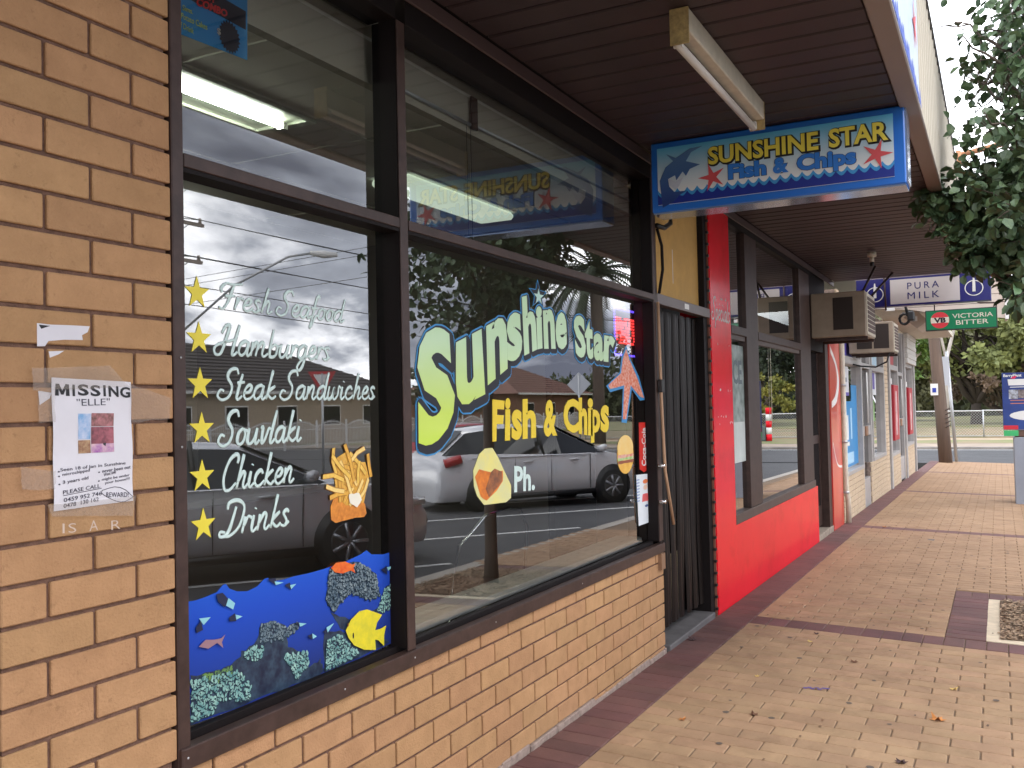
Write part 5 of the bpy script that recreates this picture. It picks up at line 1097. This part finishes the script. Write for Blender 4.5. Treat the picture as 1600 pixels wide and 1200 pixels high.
def inside(p, poly):
    c = False
    for i in range(len(poly)):
        a, b = poly[i], poly[i-1]
        if (a[1] > p[1]) != (b[1] > p[1]) and p[0] < (b[0]-a[0])*(p[1]-a[1])/(b[1]-a[1])+a[0]: c = not c
    return c
CB = [MB() for _ in range(4)]
def coral(pts, m, d, amp=.005):
    if m is Mc_d: film('coral', rough_poly(pts, amp, g), GL, d, m, mur, t=.0003); return
    film('coral', rough_poly(pts, amp, g), GL, d, Mc_d, mur, t=.0003)
    x0, x1 = min(p[0] for p in pts), max(p[0] for p in pts); z0, z1 = min(p[1] for p in pts), max(p[1] for p in pts); n = int((x1-x0)*(z1-z0)*26000)
    for k in range(n):
        p = (g.uniform(x0, x1), g.uniform(z0, z1))
        if not inside(p, pts): continue
        r = g.uniform(.003, .0075); dd = d+.0006+.0000035*k; ro = g.uniform(0, 180)
        CB[0].prism(ell(p[0]-.0012, p[1]-.0022, r*1.12, r*.8, 7, ro), GL, dd, dd+.00001)
        q_ = 1 if m is Mc_l else 2 if m is Mc_g else 3
        CB[q_].prism(ell(p[0], p[1], r, r*.62, 7, ro), GL, dd+.0000012, dd+.00002)
coral([(1.844,0.806), (1.920,0.796), (1.997,0.794), (2.038,0.824), (2.088,0.836), (2.118,0.885), (2.162,0.882), (2.226,0.847), (2.233,0.793), (2.315,0.750), (2.326,0.702), (2.383,0.718), (2.398,0.684), (2.382,0.670), (2.202,0.670), (2.040,0.675), (1.842,0.677)], Mc_d, .0022)
coral([(2.401,0.795), (2.483,0.787), (2.585,0.732), (2.748,0.696), (2.763,0.685), (2.583,0.675), (2.398,0.674)], Mc_d, .0022); coral([(2.438,0.852), (2.535,0.812), (2.698,0.817), (2.676,0.734), (2.483,0.793)], Mc_d, .0023)
coral([(1.844,0.795), (1.931,0.783), (2.017,0.775), (2.072,0.721), (2.061,0.680), (1.942,0.713), (1.918,0.684), (1.842,0.684)], Mc_l, .0030)
coral([(1.873,0.798), (1.968,0.791), (2.002,0.793), (1.997,0.766), (1.919,0.762)], Mc_y, .0034, .003)
coral([(2.043,0.816), (2.077,0.829), (2.127,0.821), (2.116,0.787), (2.055,0.791)], Mc_l, .0030, .004)
coral([(2.113,0.884), (2.164,0.885), (2.229,0.852), (2.270,0.859), (2.275,0.838), (2.205,0.819), (2.112,0.833)], Mc_g, .0030)
coral([(2.199,0.778), (2.316,0.758), (2.327,0.712), (2.266,0.684), (2.238,0.734)], Mc_l, .0030)
coral([(2.432,0.993), (2.462,1.001), (2.593,0.993), (2.683,0.942), (2.707,0.860), (2.643,0.854), (2.537,0.900), (2.451,0.856), (2.413,0.894)], Mc_g, .0030, .004)
coral([(2.410,0.768), (2.482,0.777), (2.522,0.738), (2.584,0.690), (2.500,0.677), (2.407,0.679)], Mc_l, .0034, .004)
coral([(2.690,0.808), (2.738,0.881), (2.785,0.886), (2.783,0.801), (2.728,0.798)], Mc_l, .0030, .003)
for mb_c, mm in zip(CB, (mat('coral_shade', (.01, .03, .05), .8), mat('coral_mint', (.36, .58, .50), .8, c2=(.08, .24, .24), vscale=45), mat('coral_slate', (.24, .30, .32), .8, c2=(.05, .09, .13), vscale=40), mat('coral_moss', (.16, .30, .06), .8, c2=(.06, .13, .06), vscale=40))): mb_c.build('coral_polyps', mm, mur, fix=False)['kind'] = 'stuff'
def fishd(body, col_, nm, d=.004, lab=None):
    d += .0045
    o = film(nm, body, GL, d, col_, mur, t=.0004)
    if lab: o['label'] = lab
Mfy = mat('fish_yellow', (.80, .66, .02), .5, c2=(.62, .55, .03), vscale=35); Mfo = mat('fish_orange', (.80, .18, .02), .5, c2=(.65, .07, .01), vscale=40)
fishd([(2.506,0.782), (2.535,0.812), (2.581,0.830), (2.624,0.828), (2.712,0.792), (2.681,0.772), (2.669,0.748), (2.699,0.746), (2.734,0.750), (2.721,0.719), (2.720,0.682), (2.687,0.709), (2.668,0.716), (2.671,0.680), (2.605,0.696), (2.549,0.724), (2.519,0.756)], Mfy, 'fish', .0042, 'big yellow fish')
film('fish_spot', ell(*(2.545,0.757), .004, .010, 12), GL, .0095, M_black, mur, t=.0003); film('fish_eye', ell(*(2.519,0.798), .0035, .006, 10), GL, .0095, mat('eye_brown', (.25, .12, .02), .4), mur, t=.0003)
fishd([(2.435,0.999), (2.462,1.011), (2.509,1.008), (2.547,0.992), (2.564,0.993), (2.553,0.980), (2.563,0.961), (2.539,0.974), (2.495,0.971), (2.455,0.981)], Mfo, 'fish', .0042, 'small orange fish')
fishd([(1.868,0.878), (1.893,0.891), (1.926,0.884), (1.950,0.882), (1.965,0.889), (1.952,0.871), (1.957,0.854), (1.935,0.873), (1.902,0.865)], mat('fish_mauve', (.30, .17, .2), .5), 'fish')
Mch = mat('fish_navy', (.008, .014, .05), .5); Mct = mat('fish_pale', (.25, .55, .62), .5)
for a, b in (([(1.935,1.006), (1.959,1.006), (1.986,0.979), (1.966,0.965), (1.942,0.984)], [(1.981,0.987), (2.006,0.968), (1.998,0.952), (1.971,0.968)]), ([(1.860,0.931), (1.878,0.945), (1.885,0.919), (1.862,0.916)], [(1.871,0.953), (1.913,0.948), (1.887,0.932)]), ([(1.982,0.932), (2.005,0.940), (2.010,0.917), (1.985,0.921)], [(2.007,0.936), (2.035,0.925), (2.010,0.921)]), ([(2.140,1.012), (2.176,1.010), (2.175,0.989)], [(2.170,1.001), (2.209,0.991), (2.175,0.989)]), ([(2.215,0.982), (2.238,0.986), (2.243,0.963)], [(2.238,0.978), (2.267,0.977), (2.243,0.965)]), ([(2.264,0.860), (2.282,0.856), (2.275,0.842)], [(2.276,0.856), (2.312,0.846), (2.281,0.843)]), ([(2.391,0.803), (2.411,0.809), (2.410,0.790)], [(2.408,0.813), (2.447,0.819), (2.414,0.796)]), ([(2.317,0.807), (2.341,0.808), (2.335,0.791)], [(2.338,0.810), (2.360,0.796), (2.341,0.792)]), ([(2.713,0.948), (2.748,0.956), (2.747,0.924)], [(2.748,0.951), (2.787,0.950), (2.755,0.937)])):
    fishd(a, Mch, 'fish', .0026); film('fish_tail', b, GL, .0075, Mct, mur, t=.0003)
# bag of chips decal on the left pane
bagc = film('chips_decal', [(2.472,1.139), (2.449,1.152), (2.447,1.194), (2.464,1.221), (2.495,1.235), (2.599,1.226), (2.634,1.183), (2.641,1.152), (2.626,1.141), (2.579,1.144), (2.509,1.141)], GL, .0012, mat('batter', (.80, .30, .04), .5, c2=(.52, .16, .02), vscale=40), LLp); bagc['label'] = 'printed picture of golden chips and battered fish'
Mfr = [mat('fry_a', (.86, .55, .10), .5, var=.15, vscale=50), mat('fry_b', (.78, .42, .06), .5, var=.2, vscale=50), mat('fry_c', (.92, .66, .22), .5, var=.1, vscale=50)]
film('chips_backing', [(2.470,1.290), (2.485,1.352), (2.533,1.368), (2.574,1.332), (2.639,1.328), (2.659,1.276), (2.627,1.191), (2.528,1.190), (2.475,1.227)], GL, .0018, mat('fry_shadow', (.62, .30, .03), .5, c2=(.8, .45, .08), vscale=45), bagc, t=.0003)
fr_ = [((2.523,1.394), (2.572,1.267)), ((2.455,1.360), (2.548,1.284)), ((2.633,1.376), (2.553,1.333)), ((2.651,1.356), (2.667,1.275)), ((2.407,1.294), (2.513,1.276)), ((2.423,1.262), (2.516,1.238)), ((2.441,1.223), (2.529,1.232)), ((2.603,1.334), (2.593,1.259)), ((2.498,1.340), (2.557,1.219)), ((2.573,1.304), (2.515,1.202)), ((2.550,1.363), (2.638,1.288)), ((2.652,1.270), (2.599,1.204)), ((2.490,1.309), (2.494,1.204)), ((2.466,1.384), (2.477,1.300)), ((2.622,1.268), (2.545,1.188))]
fr_ += [((c_[0]+g.uniform(-.035, .035), c_[1]+g.uniform(-.04, .04)), (c_[0]+g.uniform(-.05, .05), c_[1]+g.uniform(-.05, .05))) for c_ in [(2.548,1.284)]*14]
for i, (a, b) in enumerate(fr_[::-1]):
    dx, dz = b[0]-a[0], b[1]-a[1]; L_ = math.hypot(dx, dz); nx, nz_ = -dz/L_*.0065, dx/L_*.0065; bow = g.uniform(-.012, .012)
    mid_ = ((a[0]+b[0])/2+nx/.0065*bow, (a[1]+b[1])/2+nz_/.0065*bow)
    film('fry_edge', [(a[0]-nx*1.35, a[1]-nz_*1.35), (mid_[0]-nx*1.35, mid_[1]-nz_*1.35), (b[0]-nx*1.35, b[1]-nz_*1.35), (b[0]+nx*1.35, b[1]+nz_*1.35), (mid_[0]+nx*1.35, mid_[1]+nz_*1.35), (a[0]+nx*1.35, a[1]+nz_*1.35)], GL, .0022+.0001*i, mat('fry_edge', (.42, .17, .02), .6), bagc, t=.00005)
    film('fry', [(a[0]-nx, a[1]-nz_), (mid_[0]-nx, mid_[1]-nz_), (b[0]-nx, b[1]-nz_), (b[0]+nx, b[1]+nz_), (mid_[0]+nx, mid_[1]+nz_), (a[0]+nx, a[1]+nz_)], GL, .00226+.0001*i, Mfr[i % 3], bagc, t=.00003)
film('fish_flesh', rough_poly([(2.539,1.227), (2.592,1.227), (2.610,1.203), (2.584,1.180), (2.542,1.197)], .002, g), GL, .0066, mat('fish_flesh', (.85, .80, .66), .5), bagc, t=.0003)
# painted shop name on the right pane
Mg_ = grad('lime_fade', (.60, .82, .02), (.58, .80, .50), 1.25, 1.78, rough=.45, coat=.5, mid=(.45, (.62, .80, .12)))
Mcy = mat('cyan_outline', (.04, .26, .55), .5); Mkk = mat('outline_black', (.008, .01, .02), .5)
T3 = [('S', [(2.967,1.327), (3.252,1.440), (3.223,1.840), (2.975,1.803)]), ('u', [(3.249,1.496), (3.495,1.559), (3.474,1.841), (3.260,1.772)]), ('n', [(3.519,1.602), (3.705,1.679), (3.705,1.924), (3.514,1.860)]),
      ('s', [(3.706,1.696), (3.860,1.742), (3.845,1.953), (3.704,1.913)]), ('h', [(3.874,1.743), (4.011,1.778), (3.997,2.045), (3.861,2.014)]), ('i', [(4.011,1.778), (4.074,1.787), (4.071,1.991), (4.007,1.982)]), ('n', [(4.089,1.785), (4.221,1.791), (4.210,1.990), (4.084,1.973)]), ('e', [(4.221,1.785), (4.361,1.798), (4.364,1.987), (4.231,1.970)]),
      ('S', [(4.472,1.760), (4.608,1.758), (4.596,1.982), (4.444,1.977)]), ('t', [(4.599,1.758), (4.705,1.755), (4.709,1.963), (4.594,1.962)]), ('a', [(4.714,1.752), (4.853,1.750), (4.863,1.903), (4.714,1.901)]), ('r', [(4.853,1.750), (5.028,1.748), (5.038,1.899), (4.872,1.900)])]
mc, mk2, ml3 = MB(), MB(), MB()
def shrink(q, f=1): return q
def halo(ch, q, grow, plane, d, mb, dx=0, dz=0):
    """fattened copy of a letter: many small shifts of the same outline, welded into one backing"""
    v, f = text_geo(ch, .05, .05); bl, br, tr, tl = q; n = 14
    for k in range(n):
        a_ = 2*math.pi*k/n; ox, oz = math.cos(a_)*grow+dx, math.sin(a_)*grow+dz; out = []
        for u, w_, h in v: out.append(plane((bl[0]*(1-u)+br[0]*u)*(1-w_)+(tl[0]*(1-u)+tr[0]*u)*w_+ox, (bl[1]*(1-u)+br[1]*u)*(1-w_)+(tl[1]*(1-u)+tr[1]*u)*w_+oz, d+.00004*k+h*.0003))
        mb.add(out, f)
lg = []
for i, (c, q) in enumerate(T3):
    s_ = (q[2][1]-q[1][1])
    gr = .0145 if i > 2 else .022
    halo(c, q, gr+.007, GL, .0012, mc, gr*.6, -gr*.6); halo(c, q, gr, GL, .0024, mk2, gr*.6, -gr*.6)
a_ = (4.038,2.031)
for gr, d, m_ in ((.055, .0012, Mcy), (.047, .0024, Mkk)): film('star_outline', star(a_[0], a_[1]+.01, gr*1.35, .42, sx=1.4), GL, d+.0008, m_, LRp, t=.0003)
film('star_decal', star(a_[0]+.003, a_[1], .040, .40, sx=1.4), GL, .0042, mat('pale_mint', (.50, .72, .64), .5), LRp, t=.0004)
o = mc.build('letter_outline', Mcy, LRp, fix=False); o['kind'] = 'stuff'; o = mk2.build('letter_shadow', Mkk, LRp, fix=False); o['kind'] = 'stuff'
for c, q in T3: text('painted_letter', c, q, GL, .0038, Mg_, LRp, bold=.045, t=.0005)
Myl = mat('letter_yellow', (.82, .60, .03), .5)
for c, q in [('F', [(3.554,1.360), (3.642,1.360), (3.674,1.536), (3.562,1.542)]), ('i', [(3.666,1.359), (3.721,1.359), (3.730,1.548), (3.681,1.548)]), ('s', [(3.733,1.359), (3.835,1.358), (3.842,1.495), (3.740,1.496)]), ('h', [(3.842,1.360), (3.982,1.361), (3.992,1.548), (3.851,1.542)]), ('&', [(4.066,1.361), (4.220,1.361), (4.222,1.541), (4.083,1.538)]), ('C', [(4.298,1.378), (4.490,1.365), (4.501,1.541), (4.307,1.548)]), ('h', [(4.490,1.362), (4.600,1.351), (4.613,1.554), (4.501,1.548)]), ('i', [(4.609,1.351), (4.679,1.345), (4.692,1.547), (4.621,1.547)]), ('p', [(4.650,1.308), (4.786,1.310), (4.788,1.484), (4.661,1.486)]), ('s', [(4.790,1.362), (4.913,1.354), (4.923,1.512), (4.799,1.505)])]: text('painted_letter', c, q, GL, .0014, Myl, LRp, bold=.04)
text('painted_letter', 'Ph.', [(3.747,1.123), (3.956,1.117), (3.961,1.224), (3.753,1.243)], GL, .0014, Mlt, LRp, bold=.03)
# fish parcel, burger, can and starfish pictures
wp = film('parcel_decal', [(3.386,1.182), (3.383,1.248), (3.435,1.312), (3.485,1.333), (3.525,1.334), (3.553,1.333), (3.603,1.289), (3.654,1.230), (3.718,1.160), (3.715,1.104), (3.666,1.089), (3.469,1.097), (3.411,1.140)], GL, .0012, mat('paper_yellow', (.80, .72, .22), .5, c2=(.68, .66, .32), vscale=12), LRp); wp['label'] = 'printed picture of fried food in a yellow paper bag'
film('parcel_filling', rough_poly([(3.393,1.221), (3.432,1.250), (3.526,1.230), (3.642,1.231), (3.640,1.183), (3.579,1.149), (3.492,1.114), (3.438,1.135)], .002, g, 2), GL, .0024, mat('fried_orange', (.85, .26, .02), .5, c2=(.55, .13, .02), vscale=22), wp, t=.0003)
film('parcel_fold', [(3.531,1.230), (3.566,1.244), (3.630,1.226), (3.634,1.184), (3.510,1.126), (3.483,1.163)], GL, .003, mat('fried_brown', (.50, .17, .05), .5, c2=(.16, .06, .03), vscale=28), wp, t=.0003)
bgd = film('burger_decal', ell(*(5.166,1.212), .135, .105, 24), GL, .0012, mat('bun', (.85, .52, .10), .5, c2=(.75, .38, .05), vscale=14), LRp); bgd['label'] = 'printed picture of a hamburger'
bc = (5.166,1.212)
film('burger_top', ell(bc[0], bc[1]+.045, .13, .075, 24), GL, .002, mat('bun_top', (.88, .55, .14), .5, c2=(.85, .62, .25), vscale=10), bgd, t=.0003)
for k, (m_, w_, z_) in enumerate(((mat('lettuce', (.25, .5, .08), .5, c2=(.6, .65, .4), vscale=30), .13, -.016), (mat('patty', (.30, .08, .04), .5), .125, -.034), (mat('tomato', (.7, .08, .05), .5, c2=(.75, .5, .4), vscale=30), .128, -.001))): film('burger_filling', rough_poly(rect(bc[0]-w_, bc[1]+z_-.009, bc[0]+w_, bc[1]+z_+.009), .003, g, 5), GL, .0026+.0004*k, m_, bgd, t=.0003)
can_ = film('can_decal', [(5.400,1.118), (5.409,1.400), (5.561,1.397), (5.562,1.107), (5.478,1.094)], GL, .0012, mat('can_red', (.65, .03, .02), .45), LRp); can_['label'] = 'printed picture of a red drink can'
cc0 = (5.424,1.144); cc1 = (5.534,1.358)
text('can_lettering', 'Coca-Cola', [(5.516,1.130), (5.523,1.366), (5.453,1.368), (5.435,1.135)], GL, .0024, M_white, can_, bold=.02)
Msf = pmat('starfish_dots', (.85, .55, .45), (.72, .14, .05), (.72, .16, .05), 60, thr=(.0, .1))
sfd = film('starfish_decal', [(5.164,1.779), (5.221,1.838), (5.270,1.775), (5.396,1.671), (5.513,1.547), (5.444,1.555), (5.281,1.623), (5.242,1.536), (5.191,1.424), (5.139,1.425), (5.174,1.622), (4.948,1.598), (4.921,1.619), (5.126,1.692)], GL, .0014, Msf, LRp); sfd['label'] = 'printed picture of an orange spotted starfish'
film('starfish_outline', [(5.143,1.786), (5.222,1.857), (5.292,1.780), (5.430,1.680), (5.536,1.536), (5.442,1.532), (5.301,1.601), (5.263,1.525), (5.200,1.401), (5.117,1.407), (5.151,1.603), (4.947,1.580), (4.891,1.615), (5.106,1.695)], GL, .0007, Mcy, sfd, t=.0004)
# glowing dot sign hung behind the glass
ls = empty('led_sign', (5.0, 2.03, 1.9), 'red and blue glowing dot sign hung inside the right window above the starfish', 'lit sign')
Mlr = mat('led_red', (.6, .02, .02), .4, emit=(1, .05, .05), estr=1.6); Mlb = mat('led_blue', (.1, .05, .6), .4, emit=(.15, .08, 1), estr=1.6)
c0 = (5.253,2.099); c1_ = (5.681,1.802)
MB().box((c0[0], 2.03, c1_[1]), (c1_[0], 2.035, c0[1])).build('backing', mat('led_backing', (.12, .05, .06), .5), ls)
mr_, mb_ = MB(), MB()
nx_, nz2_ = 22, 16
for i in range(nx_):
    for j in range(nz2_):
        X = c0[0]+(c1_[0]-c0[0])*(i+.5)/nx_; Z = c1_[1]+(c0[1]-c1_[1])*(j+.5)/nz2_; edge = i in (0, nx_-1) or j in (0, nz2_-1); 
        if edge: mb_.box((X-.006, 2.022, Z-.006), (X+.006, 2.029, Z+.006))
        elif g.random() < .72 and 3 < j < 13: mr_.box((X-.008, 2.022, Z-.006), (X+.008, 2.029, Z+.006))
mr_.build('red_dots', Mlr, ls, fix=False)['kind'] = 'stuff'; mb_.build('blue_dots', Mlb, ls, fix=False)['kind'] = 'stuff'
# paper notice taped low on the right pane
kn = film('paper_notice', [(5.344,0.783), (5.565,0.784), (5.552,1.081), (5.322,1.089)], PF(1.935), .0, mat('paper', (.72, .76, .80), .7, var=.05, vscale=6), None); tag(kn, 'tall white paper notice with a small cartoon child, low on the right window edge', 'notice')
NP = PF(1.935); film('cap_print', ell(*(5.478,1.039), .045, .014, 12), NP, .001, mat('cap_orange', (.75, .2, .06), .5), kn); film('face_print', ell(*(5.475,1.004), .035, .016, 12), NP, .0015, mat('skin_print', (.8, .55, .4), .5), kn); film('dress_print', rough_poly([(5.426,0.966), (5.519,0.965), (5.539,0.916), (5.411,0.921)], .002, g, 2), NP, .001, mat('dress_red', (.7, .12, .12), .5), kn); film('shoe_print', ell(*(5.490,0.890), .03, .008, 10), NP, .001, mat('shoe_blue', (.08, .12, .3), .5), kn)
for k in range(8): a = (5.387,1.054); film('text_line', rect(a[0]-.07, a[1]-.018*k, a[0]-.015, a[1]-.018*k+.006), NP, .001, mat('text_blue', (.15, .25, .5), .6), kn)
# combo poster in the top left pane
UP = PF(GY+.012)
cp = film('combo_poster', [(1.808,2.656), (1.797,2.540), (2.107,2.553), (2.111,2.736), (2.017,2.726)], UP, 0, mat('poster_sky', (.02, .24, .52), .5), None, t=.001); tag(cp, 'blue and black combo meal poster inside the top left pane', 'poster')
film('black_band', [(1.895,2.708), (1.878,2.651), (2.101,2.642), (2.102,2.698)], UP, .002, Mkk, cp); film('black_burst', star(*(2.033,2.597), .0475, .84, 22, sx=.92), UP, .003, Mkk, cp)
text('red_lettering', 'COMBO', [(1.903,2.642), (2.023,2.650), (2.026,2.672), (1.911,2.667)], UP, .004, mat('text_red', (.7, .03, .03), .5), cp, bold=.04)
text('red_lettering', 'LUNCH', [(1.876,2.671), (1.971,2.673), (1.974,2.699), (1.885,2.700)], UP, .004, mat('text_red', (0,0,0)), cp, bold=.04)
Mty = mat('text_yellow', (.65, .68, .08), .5)
text('yellow_lettering', 'Dim Sims.', [(1.816,2.608), (1.893,2.612), (1.893,2.626), (1.819,2.625)], UP, .004, Mty, cp); text('yellow_lettering', 'Fish, 2 Potato Cakes', [(1.798,2.582), (1.945,2.583), (1.945,2.603), (1.801,2.601)], UP, .004, Mty, cp); text('yellow_lettering', 'Can of Drink', [(1.807,2.561), (1.895,2.557), (1.895,2.573), (1.809,2.578)], UP, .004, Mty, cp)
text('dollar_sign', '$', [(1.982,2.587), (1.996,2.586), (1.997,2.607), (1.982,2.607)], UP, .005, M_cream, cp, bold=.01)

# ================================================================== POSTER ON THE PIER
WP = PF(1.873)
Mpp = mat('sheet_white', (.70, .68, .72), .75, var=.04, vscale=9)
po = empty('missing_poster', (1.5, 1.865, 1.4), 'handwritten MISSING cat poster taped to the orange brick pier', 'poster')
p_tl, p_tr, p_br, p_bl = (1.383,1.592), (1.598,1.585), (1.599,1.298), (1.386,1.295)
ns = 12; vs = []; fs = []
def pp(u, v): return tuple(((p_bl[k]*(1-u)+p_br[k]*u)*(1-v)+(p_tl[k]*(1-u)+p_tr[k]*u)*v) for k in (0, 1))
def hb(u, v): return .0052+.0018*math.sin(7*u+3*v)+.0015*math.sin(13*v-4*u)+.003*max(0, u-.8)
for j in range(ns+1):
    for i in range(ns+1): u, v = i/ns, j/ns; x, z = pp(u, v); vs.append((x, 1.873-hb(u, v), z))
for j in range(ns):
    for i in range(ns): a = j*(ns+1)+i; fs.append((a, a+1, a+ns+2, a+ns+1))
pm_ = MB().add(vs, fs, True).build('paper', Mpp, po, fix=False)
PPL = lambda a, b, d: (pp(a, b)[0], 1.873-hb(a, b)-.0006-d, pp(a, b)[1])
Mink = mat('marker_ink', (.012, .012, .015), .6); Mpen = mat('pen_ink', (.04, .035, .06), .6)
def subtext(name, s, u0, v0, u1, v1, m_, bold=0, dv=0): return text(name, s, [(u0, v0), (u1, v0+dv), (u1, v1+dv), (u0, v1)], PPL, .0002, m_, po, bold=bold, t=.0003)
def uq(p, u0, v0, u1, v1): return [(u0+(u1-u0)*a, v0+(v1-v0)*b) for a, b in p]
film('marker_letter', uq([(0, 0), (.26, 0), (.24, .6), (.42, .1), (.58, .1), (.76, .62), (.74, 0), (1, 0), (.96, 1), (.72, 1), (.5, .42), (.28, 1), (.04, 1)], .04, .865, .22, .955), PPL, .0002, Mink, po, t=.0003)
for c, u0, u1, dv in (('I', .255, .285, 0), ('S', .32, .45, .006), ('S', .47, .59, .004), ('I', .625, .655, .006), ('N', .69, .82, .004), ('G', .84, .98, 0)): subtext('marker_letter', c, u0, .865+dv, u1, .955+dv, Mink, .03)
subtext('pen_lettering', '"ELLE"', .30, .79, .70, .845, Mpen, -.005, .012)
Mph = [mat('photo_blue', (.15, .35, .62), .5, c2=(.55, .6, .75), vscale=45), mat('photo_pink', (.62, .25, .27), .5, c2=(.12, .06, .05), vscale=45), mat('photo_cat', (.06, .02, .03), .5, c2=(.42, .12, .15), vscale=38), mat('photo_warm', (.6, .42, .22), .5, c2=(.18, .05, .03), vscale=45), mat('photo_purple', (.30, .06, .34), .5, c2=(.7, .5, .5), vscale=40)]
for m_, u0, v0, u1, v1 in ((Mph[0], .31, .53, .465, .73), (Mph[1], .475, .63, .755, .735), (Mph[2], .475, .49, .755, .625), (Mph[3], .31, .42, .465, .522), (Mph[4], .475, .42, .755, .49)): film('cat_photo', rect(u0, v0, u1, v1), PPL, .0002, m_, po, t=.0003)
film('cat_shape', [(.56, .50), (.57, .57), (.54, .60), (.56, .61), (.62, .59), (.66, .60), (.70, .58), (.67, .53), (.65, .47), (.62, .47), (.62, .53), (.58, .53)], PPL, .0008, mat('cat_ink', (.03, .03, .035), .6), po, t=.0002)
for s_, u0, v0, u1, h_ in (('Seen 18 of Jan in Sunshine', .08, .285, .90, .026), ('microchipped', .10, .25, .44, .024), ('never been out', .60, .255, .97, .022), ('West side', .62, .225, .78, .02), ('3 years old', .10, .19, .42, .026), ('might be under', .60, .185, .96, .022), ('your house!!!', .64, .155, .96, .022), ('0459 952 746', .11, .058, .60, .026), ('0478  130 162', .11, .014, .56, .026)): subtext('pen_lettering', s_, u0, v0, u1, v0+h_*1.25, Mpen, .006, .018)
subtext('pen_lettering', 'PLEASE CALL', .10, .118, .58, .148, Mpen, .004, .022)
film('pen_underline', [(.10, .106), (.60, .130), (.60, .135), (.10, .111)], PPL, .0002, Mpen, po, t=.0003)
subtext('pen_lettering', 'REWARD!', .66, .055, .94, .095, Mpen, .004, -.02)
for k in range(5): film('bullet_dot', ell(*((.06, .292), (.06, .257), (.56, .262), (.06, .197), (.56, .192))[k], .012, .006, 8), PPL, .0002, Mpen, po, t=.0003)
cl_ = [(.80+.19*math.cos(t*.349)*(1+.1*math.sin(t*5)), .068+.055*math.sin(t*.349)*(1+.12*math.sin(t*5+1))-.03*math.cos(t*.349)) for t in range(19)]
mbq = MB()
for a, b in zip(cl_[:-1], cl_[1:]):
    A, B_ = Vector(PPL(*a, .0006)), Vector(PPL(*b, .0006)); mbq.tube([A, B_], .0007, 4)
mbq.build('scribble_cloud', Mpen, po)
Mtape = mat('clear_tape', (.55, .48, .42), .18, coat=.6, alpha=.13)
for q_ in ([(1.333,1.611), (1.535,1.622), (1.590,1.572), (1.336,1.563)], [(1.590,1.580), (1.718,1.546), (1.711,1.493), (1.598,1.487)], [(1.367,1.310), (1.605,1.309), (1.595,1.263), (1.377,1.286)], [(1.304,1.398), (1.389,1.385), (1.387,1.343), (1.307,1.350)], [(1.345,1.563), (1.389,1.566), (1.388,1.492), (1.348,1.493)]): film('tape', rough_poly(q_, .0015, g, 5), WP, .0100, Mtape, po, t=.0002)
ol = empty('torn_paper', (1.45, 1.87, 1.66), 'torn white paper scrap left stuck on the bricks above the MISSING poster', 'paper scrap')
film('scrap', [(1.352,1.711), (1.387,1.710), (1.436,1.712), (1.487,1.713), (1.481,1.699), (1.466,1.691), (1.468,1.680), (1.419,1.678), (1.380,1.673), (1.371,1.661), (1.352,1.660)], WP, .0008, Mpp, ol, t=.0005)
film('scrap', [(1.380,1.650), (1.419,1.653), (1.406,1.645), (1.383,1.636)], WP, .0008, Mpp, ol, t=.0005); film('scrap', [(1.354,1.562), (1.386,1.558), (1.382,1.546), (1.357,1.531)], WP, .0008, Mpp, ol, t=.0005)
film('ink_corner', [(1.356,1.708), (1.384,1.707), (1.362,1.699)], WP, .0016, Mink, ol, t=.0003)
Mchk = mat('chalk', (.58, .46, .38), .9)
ck = empty('chalk_letters', (1.5, 1.872, 1.15), 'faint pale chalk letters scrawled on the brick just below the poster', 'chalk marks')
for s_, q_ in (('I', [(1.411,1.243), (1.416,1.243), (1.416,1.264), (1.411,1.265)]), ('S', [(1.426,1.242), (1.446,1.241), (1.446,1.262), (1.426,1.263)]), ('A', [(1.481,1.239), (1.504,1.239), (1.504,1.263), (1.481,1.262)]), ('R', [(1.541,1.234), (1.567,1.234), (1.567,1.256), (1.541,1.256)])): text('chalk_letter', s_, q_, WP, .0008, Mchk, ck, t=.0003, bold=-.008)
